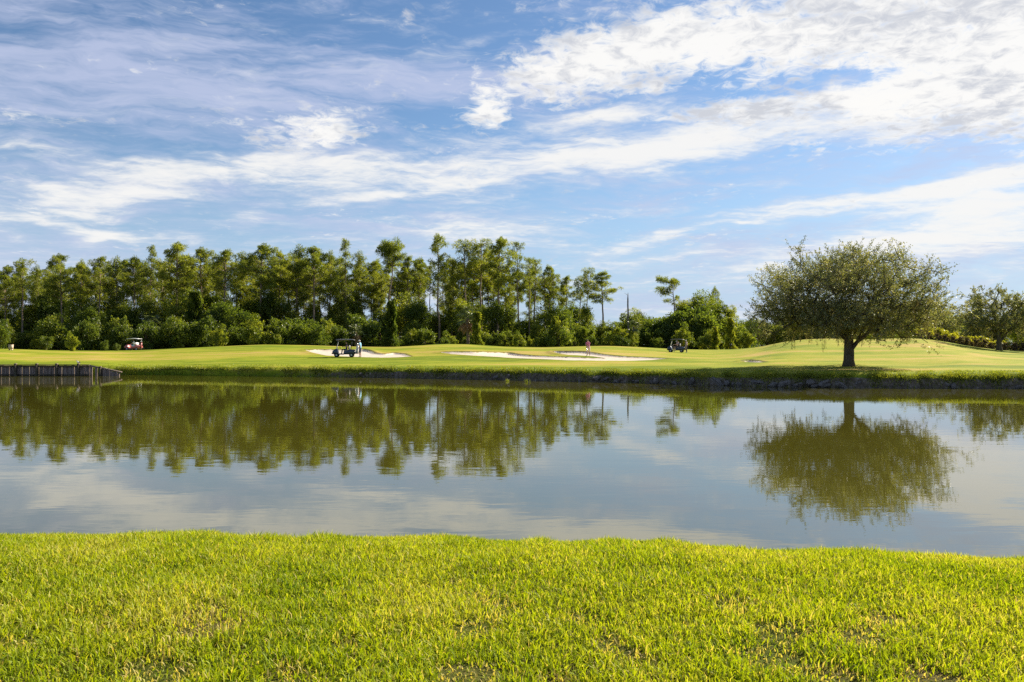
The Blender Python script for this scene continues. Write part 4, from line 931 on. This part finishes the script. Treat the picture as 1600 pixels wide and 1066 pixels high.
def pane_mat():
    m, G = mat_new('windshield_pane'); t = G.n('ShaderNodeBsdfTransparent'); t.inputs[0].default_value = (0.9, 0.93, 0.93, 1)
    gl = G.n('ShaderNodeBsdfGlossy'); gl.inputs['Roughness'].default_value = 0.12; gl.inputs[0].default_value = (0.9, 0.9, 0.9, 1)
    df = G.n('ShaderNodeBsdfDiffuse'); df.inputs[0].default_value = (0.7, 0.72, 0.7, 1)
    x = G.n('ShaderNodeMixShader'); x.inputs[0].default_value = 0.22; G.L(t.outputs[0], x.inputs[1]); G.L(gl.outputs[0], x.inputs[2])
    y = G.n('ShaderNodeMixShader'); y.inputs[0].default_value = 0.28; G.L(x.outputs[0], y.inputs[1]); G.L(df.outputs[0], y.inputs[2])
    mat_out(G, y.outputs[0]); return m
M['pane'] = pane_mat()
def make_cart(label, px, Y, rz, paint, roof, seatm, windshield=True):
    t = empty('golf_cart', place(px, Y), rz); tag(t, label, 'golf cart', 'golf carts out on the course')
    b = MB()
    prof = [(1.14, .34), (1.20, .46), (1.16, .62), (0.98, .80), (0.80, .88), (0.70, .86), (0.62, .42), (0.50, .36), (0.08, .36), (0.04, .62), (-0.42, .64), (-0.52, .80), (-1.02, .74), (-1.16, .58), (-1.16, .40), (-1.0, .28), (1.0, .26)]
    # two halves so that the concave foot well stays open
    b.prism([(1.14, .34), (1.20, .46), (1.16, .62), (0.98, .80), (0.80, .88), (0.70, .86), (0.60, .40), (0.62, .27), (1.0, .26)], -0.56, 0.56, 0.06)
    b.prism([(0.62, .26), (0.62, .37), (0.06, .37), (0.06, .26)], -0.55, 0.55, 0.02)
    b.prism([(0.08, .28), (0.05, .62), (-0.45, .66), (-0.52, .80), (-1.02, .74), (-1.16, .58), (-1.16, .40), (-1.0, .28)], -0.56, 0.56, 0.06)
    b.obj('body', paint, t)
    MB().box((1.21, 0, .38), (0.08, 1.0, 0.13)).obj('bumper', M['black'], t)
    for s in (-1, 1): MB().ball((1.13, s * 0.38, .62), (0.06, 0.10, 0.055)).obj('headlight', M['white'], t, True)
    MB().box((-0.20, 0, .70), (0.50, 1.04, 0.13), taper=0.94).obj('seat', seatm, t)
    MB().box((-0.47, 0, 1.0), (0.12, 1.02, 0.42), ry=-0.16, taper=0.9).obj('seat_back', seatm, t)
    rf = MB(); xs = np.linspace(-1.02, 0.86, 8); P = []
    for x in xs:
        zt = 1.86 - 0.05 * ((x + 0.08) / 0.94) ** 2
        for y in (-0.60, -0.5, 0, 0.5, 0.60): P.append((x, y, zt - 0.035 * (abs(y) / 0.6) ** 2))
    P = np.array(P); Q = P.copy(); Q[:, 2] -= 0.055
    f1 = [(i * 5 + j, (i + 1) * 5 + j, (i + 1) * 5 + j + 1, i * 5 + j + 1) for i in range(7) for j in range(4)]
    ring = [i for i in range(5)] + [5 * i + 4 for i in range(1, 8)] + [35 + j for j in (3, 2, 1, 0)] + [5 * i for i in range(6, 0, -1)]
    f3 = [(ring[i], ring[(i + 1) % len(ring)], ring[(i + 1) % len(ring)] + 40, ring[i] + 40) for i in range(len(ring))]
    rf.add(np.vstack([P, Q]), f1 + [tuple(q + 40 for q in reversed(f)) for f in f1] + f3); rf.obj('roof', roof, t)
    for s in (-1, 1):
        MB().tube(np.array([(0.80, s * .50, .84), (0.56, s * .50, 1.80)]), 0.020, 6).obj('roof_support', M['black'], t)
        MB().tube(np.array([(-0.62, s * .52, .72), (-0.80, s * .50, 1.80)]), 0.020, 6).obj('roof_support', M['black'], t)
    if windshield:
        c = np.array([(0.81, -.47, .90), (0.81, .47, .90), (0.59, .47, 1.76), (0.59, -.47, 1.76)]); c2 = c + np.array([0.012, 0, 0.003])
        MB().add(np.vstack([c, c2]), [(0, 1, 2, 3), (7, 6, 5, 4), (0, 4, 5, 1), (1, 5, 6, 2), (2, 6, 7, 3), (3, 7, 4, 0)]).obj('windshield', M['pane'], t)
    st = MB(); a = np.linspace(0, 2 * math.pi, 17); st.tube(np.stack([0.42 + 0.06 * np.sin(a) , 0.24 + 0.17 * np.cos(a), 0.98 + 0.155 * np.sin(a)], 1), 0.014, 5, cap=False); st.tube(np.array([(0.66, .24, .80), (0.43, .24, .98)]), 0.018, 6)
    st.obj('steering_wheel', M['black'], t)
    for x, s in ((0.78, 1), (0.78, -1), (-0.72, 1), (-0.72, -1)):
        prof = [(0.10, -.085), (0.19, -.09), (0.225, -.07), (0.235, 0), (0.225, .07), (0.19, .09), (0.10, .085), (0.10, -.085)]
        w = MB().lathe(prof, 18, 'y', (x, s * 0.50, 0.225)).obj('tyre', M['tyre'], t, True)
        MB().lathe([(0.001, -.05), (0.05, -.06), (0.105, -.075), (0.105, .075), (0.05, .06), (0.001, .05)], 14, 'y', (x, s * 0.50, 0.225)).obj('rim', M['steel'], w, True)
    MB().box((-1.27, 0, .37), (0.24, 0.9, 0.05)).obj('bag_shelf', M['black'], t)
    return t
def world_of(t, p): return t.matrix_basis @ Vector(p)
def golf_bag(label, cart, lx, ly, mat):
    w = world_of(cart, (lx - 0.31, ly, 0.396)); o = empty('golf_bag', w, cart.rotation_euler.z); tag(o, label, 'golf bag', 'golf bags on the carts'); o.rotation_euler.y = -0.0
    b = MB(); b.tube(np.array([(0, 0, 0), (-0.015, 0, 0.3), (-0.05, 0, 0.78)]), (0.115, 0.125, 0.125), 12); b.obj('bag_body', mat, o, True)
    MB().box((0.10, 0, 0.28), (0.07, 0.16, 0.26), taper=0.85).obj('pocket', mat, o)
    for k in range(5):
        a = k * 1.256; x, y = -0.05 + 0.06 * math.cos(a), 0.06 * math.sin(a)
        c = MB().tube(np.array([(x, y, 0.75), (x * 1.3, y * 1.3, 0.98 + 0.03 * (k % 3))]), 0.008, 4).obj('club_shaft', M['steel'], o)
        MB().ball((x * 1.3 + 0.02, y * 1.3, 1.0 + 0.03 * (k % 3)), (0.05, 0.03, 0.03), 8, 5).obj('club_head', M['cap_white'] if k % 2 else M['black'], c, True)
    return o

def make_person(label, loc, rz, joints, mats, hat=None, hair=None, group='golfers on the course'):
    """one continuous body grown over a posed skeleton; joints in metres, x forward"""
    J = joints; names = ['pelvis', 'waist', 'chest', 'neck', 'jaw', 'head', 'crown']
    V, E, Rd, Lb = [], [], [], []
    idx = {}
    def add(nm, p, rad): idx[nm] = len(V); V.append(p); Rd.append(rad)
    def edge(a, b, lab): E.append((idx[a], idx[b])); Lb.append(lab)
    add('pelvis', J['pelvis'], (0.145, 0.115)); add('waist', J['waist'], (0.135, 0.105)); add('chest', J['chest'], (0.165, 0.115)); add('neck', J['neck'], (0.062, 0.06))
    hd = Vector(J['head']); nk = Vector(J['neck']); ax = (hd - nk).normalized()
    add('jaw', tuple(nk + (hd - nk) * 0.55), (0.068, 0.075)); add('head', J['head'], (0.082, 0.098)); add('crown', tuple(hd + ax * 0.085), (0.066, 0.075))
    for a, b, l in (('pelvis', 'waist', 'shirt'), ('waist', 'chest', 'shirt'), ('chest', 'neck', 'shirt'), ('neck', 'jaw', 'skin'), ('jaw', 'head', 'skin'), ('head', 'crown', 'skin')): edge(a, b, l)
    for s in ('l', 'r'):
        for nm, rad in (('shoulder', 0.068), ('elbow', 0.046), ('wrist', 0.031), ('palm', 0.036)): add(nm + s, J[nm + s], (rad, rad * (0.6 if nm == 'palm' else 1)))
        edge('chest', 'shoulder' + s, 'shirt'); edge('shoulder' + s, 'elbow' + s, 'shirt'); edge('elbow' + s, 'wrist' + s, 'skin'); edge('wrist' + s, 'palm' + s, 'skin')
        for nm, rad in (('hip', 0.092), ('knee', 0.062), ('ankle', 0.042), ('toe', 0.036)): add(nm + s, J[nm + s], (rad, rad))
        edge('pelvis', 'hip' + s, 'shorts'); edge('hip' + s, 'knee' + s, 'shorts'); edge('knee' + s, 'ankle' + s, 'calf'); edge('ankle' + s, 'toe' + s, 'shoe')
    me = bpy.data.meshes.new('body_cage'); me.from_pydata([tuple(v) for v in V], E, [])
    tmp = bpy.data.objects.new('body_cage', me); COL.objects.link(tmp)
    sk = tmp.modifiers.new('skin', 'SKIN'); sk.use_smooth_shade = True
    for i, sv in enumerate(me.skin_vertices[0].data): sv.radius = Rd[i]; sv.use_root = (i == 0)
    sb = tmp.modifiers.new('sub', 'SUBSURF'); sb.levels = 1; sb.render_levels = 1
    dg = bpy.context.evaluated_depsgraph_get(); ev = bpy.data.meshes.new_from_object(tmp.evaluated_get(dg))
    bpy.data.objects.remove(tmp); bpy.data.meshes.remove(me)
    nv = len(ev.vertices); co = np.zeros(nv * 3); ev.vertices.foreach_get('co', co); BV = co.reshape(-1, 3)
    mb = MB(); fq = [tuple(p.vertices) for p in ev.polygons if len(p.vertices) == 4]; ft = [tuple(p.vertices) for p in ev.polygons if len(p.vertices) == 3]
    mb.add(BV, fq, ft); bpy.data.meshes.remove(ev)
    # nose, ears, fingers
    fwd = Vector(J.get('face', (1, 0, 0))).normalized(); side = ax.cross(fwd).normalized()
    mb.tube(np.array([hd + fwd * 0.085 + ax * 0.012, hd + fwd * 0.108 - ax * 0.022]), (0.010, 0.015), 6)
    for s in (-1, 1):
        mb.ball(hd + side * 0.082 * s - ax * 0.008, (0.018, 0.018, 0.03), 6, 5)
    for s in ('l', 'r'):
        w_, p_ = Vector(J['wrist' + s]), Vector(J['palm' + s]); d = (p_ - w_).normalized(); q = d.cross(Vector((0.3, 1, 0.2))).normalized(); e = d.cross(q)
        for k, ln in zip((-1.5, -.5, .5, 1.5), (0.062, 0.075, 0.07, 0.055)):
            b0 = p_ + q * 0.017 * k; b1 = b0 + d * ln * 0.55; b2 = b1 + (d * 0.7 + e * 0.7).normalized() * ln * 0.5
            mb.tube(np.array([b0, b1, b2]), (0.0095, 0.009, 0.007), 5)
        mb.tube(np.array([w_ + (p_ - w_) * 0.5 + q * 0.02, p_ + q * 0.045, p_ + q * 0.05 + d * 0.03]), (0.011, 0.010, 0.008), 5)
    me = mb.mesh('person_body', [mats['skin'], mats['shirt'], mats['shorts'], mats['calf'], mats['shoe'], mats.get('face_dark', M['hair'])], True)
    A = np.array([V[a] for a, b in E], float); Bq = np.array([V[b] for a, b in E], float)
    slot = {'skin': 0, 'shirt': 1, 'shorts': 2, 'calf': 3, 'shoe': 4}; cl = np.array([slot[l] for l in Lb])
    cen = np.zeros(len(me.polygons) * 3); me.polygons.foreach_get('center', cen); cen = cen.reshape(-1, 3)
    ab = Bq - A; t = np.clip(((cen[:, None] - A[None]) * ab[None]).sum(-1) / ((ab * ab).sum(-1)[None] + 1e-9), 0, 1)
    dist = np.linalg.norm(cen[:, None] - A[None] - t[..., None] * ab[None], axis=-1); best = dist.argmin(1); mi = cl[best]
    tb = t[np.arange(len(t)), best]
    for k, (ea, eb) in enumerate(E):
        on = best == k
        if Lb[k] == 'shirt' and mats.get('short_sleeve') and ea in (idx['shoulderl'], idx['shoulderr']): mi[on & (tb > 0.62)] = 0
        if Lb[k] == 'shirt' and k == 0: mi[on & (tb < 0.35)] = 2
    # eyes and mouth are darker faces at the front of the head
    me.polygons.foreach_set('material_index', mi.astype(np.int32))
    root = link('person', me); root.location = loc; root.rotation_euler = (0, 0, rz); tag(root, label, 'person', group)
    for s in (-1, 1): MB().ball(hd + fwd * 0.083 + side * 0.032 * s + ax * 0.018, 0.011, 6, 5).obj('eye', M['hair'], root, True)
    MB().box(hd + fwd * 0.086 - ax * 0.058, (0.008, 0.045, 0.008)).obj('mouth', M['red'], root)
    base = hd + ax * 0.052
    def dome(rx, rz_, lo):
        P = []; Fq_ = []
        for j in range(5):
            ph = lo + (math.pi / 2 - lo) * j / 4
            for i in range(12):
                a = 2 * math.pi * i / 12; P.append(base + fwd * (rx * math.cos(ph) * math.cos(a)) * 1.12 + side * (rx * math.cos(ph) * math.sin(a)) + ax * (rz_ * math.sin(ph)))
        Fq_ = [(j * 12 + i, j * 12 + (i + 1) % 12, (j + 1) * 12 + (i + 1) % 12, (j + 1) * 12 + i) for j in range(4) for i in range(12)]
        return MB().add([tuple(p) for p in P], Fq_)
    if hair:
        d = dome(0.100, 0.085, -0.55); V0 = np.vstack(d.V)
        rel = V0 - np.array(base); f_ = rel @ np.array(fwd); a_ = rel @ np.array(ax)
        V0 = V0 - np.array(fwd)[None] * (np.clip(f_, 0, 1) * (a_ < 0.02) * 0.9)[:, None]; d.V = [V0]
        d.obj('hair', hair, root, True)
    if hat:
        d = dome(0.106, 0.088, 0.0); h = d.obj('cap', hat, root, True)
        br = MB(); P = []
        for i in range(7):
            a = -1.1 + 2.2 * i / 6
            P.append(tuple(base + fwd * 0.11 * math.cos(a) + side * 0.10 * math.sin(a))); P.append(tuple(base + fwd * (0.11 * math.cos(a) + 0.075 * math.cos(a * .8)) + side * 0.105 * math.sin(a) - ax * 0.018))
        br.add(P, [(2 * i, 2 * i + 1, 2 * i + 3, 2 * i + 2) for i in range(6)]); br.obj('brim', hat, h)
    return root
def pose_stand(bend=0.0, arms='down'):
    c, s = math.cos(bend), math.sin(bend)
    def up(dx_, y, h): return (dx_ * c + h * s - 0.08 * s, y, 0.95 + h * c - dx_ * s)
    J = {'pelvis': (-0.06 * s, 0, 0.95), 'waist': up(0, 0, 0.17), 'chest': up(0.0, 0, 0.40), 'neck': up(0.0, 0, 0.56), 'head': up(0.03, 0, 0.70)}
    for sd, sg in (('l', 1), ('r', -1)):
        J['shoulder' + sd] = up(0, 0.19 * sg, 0.47); J['hip' + sd] = (0, 0.10 * sg, 0.88); J['knee' + sd] = (0.04 + 0.05 * s, 0.13 * sg, 0.48); J['ankle' + sd] = (-0.01, 0.14 * sg, 0.085); J['toe' + sd] = (0.15, 0.17 * sg, 0.036)
        sh = Vector(J['shoulder' + sd])
        if arms == 'down': J['elbow' + sd] = tuple(sh + Vector((-0.03, 0.07 * sg, -0.28))); J['wrist' + sd] = tuple(sh + Vector((0.06, 0.08 * sg, -0.52))); J['palm' + sd] = tuple(sh + Vector((0.09, 0.07 * sg, -0.60)))
        else: J['elbow' + sd] = tuple(sh + Vector((0.12, -0.02 * sg, -0.24))); J['wrist' + sd] = tuple(sh + Vector((0.26, -0.155 * sg, -0.42))); J['palm' + sd] = tuple(sh + Vector((0.29, -0.165 * sg, -0.49)))
    J['face'] = (c, 0, -s * 0.8); return J
def pose_sit(leg_out=0.0, reach=True):
    J = {'pelvis': (0, 0, 0.11), 'waist': (-0.03, 0, 0.28), 'chest': (-0.03, 0, 0.50), 'neck': (0.0, 0, 0.66), 'head': (0.04, 0, 0.80), 'face': (1, 0, 0)}
    for sd, sg in (('l', 1), ('r', -1)):
        lo = leg_out if sd == 'l' else 0
        J['shoulder' + sd] = (-0.02, 0.19 * sg, 0.57); J['hip' + sd] = (0.05, 0.09 * sg, 0.09); J['knee' + sd] = (0.42 - lo * 0.1, (0.12 + lo * 0.25) * sg, 0.12); J['ankle' + sd] = (0.50 - lo * 0.15, (0.12 + lo * 0.32) * sg, -0.31 - lo * 0.28); J['toe' + sd] = (0.66 - lo * 0.15, (0.14 + lo * 0.33) * sg, -0.35 - lo * 0.30)
        J['elbow' + sd] = (0.10, 0.26 * sg, 0.34); J['wrist' + sd] = (0.34, 0.17 * sg, 0.36); J['palm' + sd] = (0.41, 0.14 * sg, 0.37)
    return J
def outfit(shirt, shorts, calf=None): return {'skin': M['skin'], 'shirt': M[shirt], 'shorts': M[shorts], 'calf': M[calf] if calf else M['skin'], 'shoe': M['shoe'], 'short_sleeve': True}
PI = math.pi
Y1 = solve(540, 558.2); c1 = make_cart('dark navy cart with clear windshield parked beside the left bunker', 538.5, Y1, PI + 0.12, M['navy'], M['roofd'], M['grey'])
golf_bag('pale golf bag on the back of the dark navy cart, nearer the camera', c1, -0.98, 0.24, M['white']); golf_bag('dark golf bag on the back of the dark navy cart, farther side', c1, -0.98, -0.24, M['grey'])
make_person('person in dark clothes sitting in the navy cart', world_of(c1, (-0.22, 0.24, 0.69)), c1.rotation_euler.z, pose_sit(), outfit('dark_shirt', 'navy_cloth', 'navy_cloth'), M['dark_shirt'], M['hair'])
Yp = Y1 - 0.5; make_person('person in light blue shirt and navy shorts standing behind the navy cart', place(563, Yp), PI * 0.93, pose_stand(0.1), outfit('blue_shirt', 'navy_cloth'), M['cap_white'], M['hair'])
Y2 = solve(1057, 550.8, 100); c2 = make_cart('dark cart carrying people on the right below the leafy trees', 1057, Y2, PI - 0.35, M['navy'], M['black'], M['grey'])
golf_bag('pale golf bag on the right hand cart, nearer side', c2, -0.98, 0.24, M['beige']); golf_bag('dark golf bag on the right hand cart, farther side', c2, -0.98, -0.24, M['black'])
make_person('person in pale pink sitting with one leg out of the right hand cart', world_of(c2, (-0.15, 0.40, 0.69)), c2.rotation_euler.z + 0.25, pose_sit(0.8), outfit('pale_pink', 'navy_cloth'), M['cap_white'], M['hair'])
make_person('person in dark top on the far seat of the right hand cart', world_of(c2, (-0.22, -0.24, 0.69)), c2.rotation_euler.z, pose_sit(), outfit('dark_shirt', 'navy_cloth'), M['cap_white'], M['hair'])
bx_, by_, bz_ = place(1073, Y2 - 0.6); make_person('person in pale top standing at the back of the right hand cart', (bx_, by_, bz_), PI, pose_stand(0.15), outfit('pale_pink', 'navy_cloth', 'navy_cloth'), M['cap_white'], M['hair'])
Y3 = solve(919, 557.6); make_person('person in pink top and pale pink shorts bending over a club in the long bunker', place(919.5, Y3), -PI / 2 - 0.5, pose_stand(0.38, 'club'), outfit('pink', 'pale_pink'), None, M['hair'])
gx, gy, gz = place(919.5, Y3); cl = empty('golf_club', (gx, gy, gz), -PI / 2 - 0.5); tag(cl, 'golf club held by the person in pink', 'golf club')
MB().tube(np.array([(0.42, 0, 0.86), (0.72, 0.05, 0.03)]), (0.011, 0.006), 6).obj('shaft', M['steel'], cl); MB().box((0.74, 0.08, 0.03), (0.03, 0.10, 0.05)).obj('club_head', M['steel'], cl)
Y4 = 122.0; c3 = make_cart('red cart with white roof half hidden behind the rise at the left', 209, Y4, PI - 0.1, M['red'], M['white'], M['white'], False)
make_person('person in blue and white sitting in the red cart', world_of(c3, (-0.15, 0.22, 0.69)), c3.rotation_euler.z, pose_sit(), outfit('cap_white', 'blue_shirt'), None, M['hair'])
golf_bag('reddish golf bag on the back of the red cart', c3, -0.98, 0.2, M['red'])
# beige bin on a post, dark marker post
bn = empty('litter_bin', place(17, 106)); tag(bn, 'small beige box shaped bin on short legs at the far left', 'bin')
MB().box((0, 0, 0.45), (0.44, 0.40, 0.56), taper=1.05).obj('box', M['beige'], bn); MB().box((0, 0, 0.755), (0.50, 0.46, 0.05)).obj('lid', M['beige'], bn); 
for s in (-1, 1): MB().box((0.17 * s, 0, 0.09), (0.06, 0.3, 0.18)).obj('leg', M['beige'], bn)
mp = empty('marker_post', place(1142, 138)); tag(mp, 'small dark post with a box on the grass below the right end vine', 'post')
MB().tube(np.array([(0, 0, -0.05), (0, 0, 0.9)]), 0.06, 8).obj('post', M['beam'], mp); MB().box((0, 0, 0.72), (0.32, 0.28, 0.5), taper=0.9).obj('box', M['black'], mp)
# pale houses far behind the right hand trees
def house(px, Y, w, h, label):
    t = empty('far_house', place(px, Y)); tag(t, label, 'house', 'houses far behind the right mound')
    b = MB(); b.box((0, 0, h / 2), (w, 9, h)); b.obj('wall', M['wallwhite'], t)
    rf = MB(); x, y = w / 2 + 0.5, 5.0; rf.add([(-x, -y, h), (x, -y, h), (x, y, h), (-x, y, h), (-x + 3, 0, h + 2.2), (x - 3, 0, h + 2.2)], [(0, 1, 5, 4), (2, 3, 4, 5), (3, 2, 1, 0)], [(1, 2, 5), (3, 0, 4)]); rf.obj('roof', M['roofgrey'], t)
    for k in range(int(w // 4)):
        x0 = -w / 2 + 2 + k * 4; f_ = MB().box((x0, -4.52, h * 0.5), (1.5, 0.08, 1.4)).obj('window', M['white'], t)
        MB().box((x0, -4.575, h * 0.5), (1.2, 0.03, 1.1)).obj('pane', M['black'], f_)
house(1386, 300, 14, 4.2, 'pale house glimpsed behind the trees right of the lone oak trunk'); house(1200, 330, 18, 4.2, 'pale house glimpsed between the dark far trees left of the lone oak');
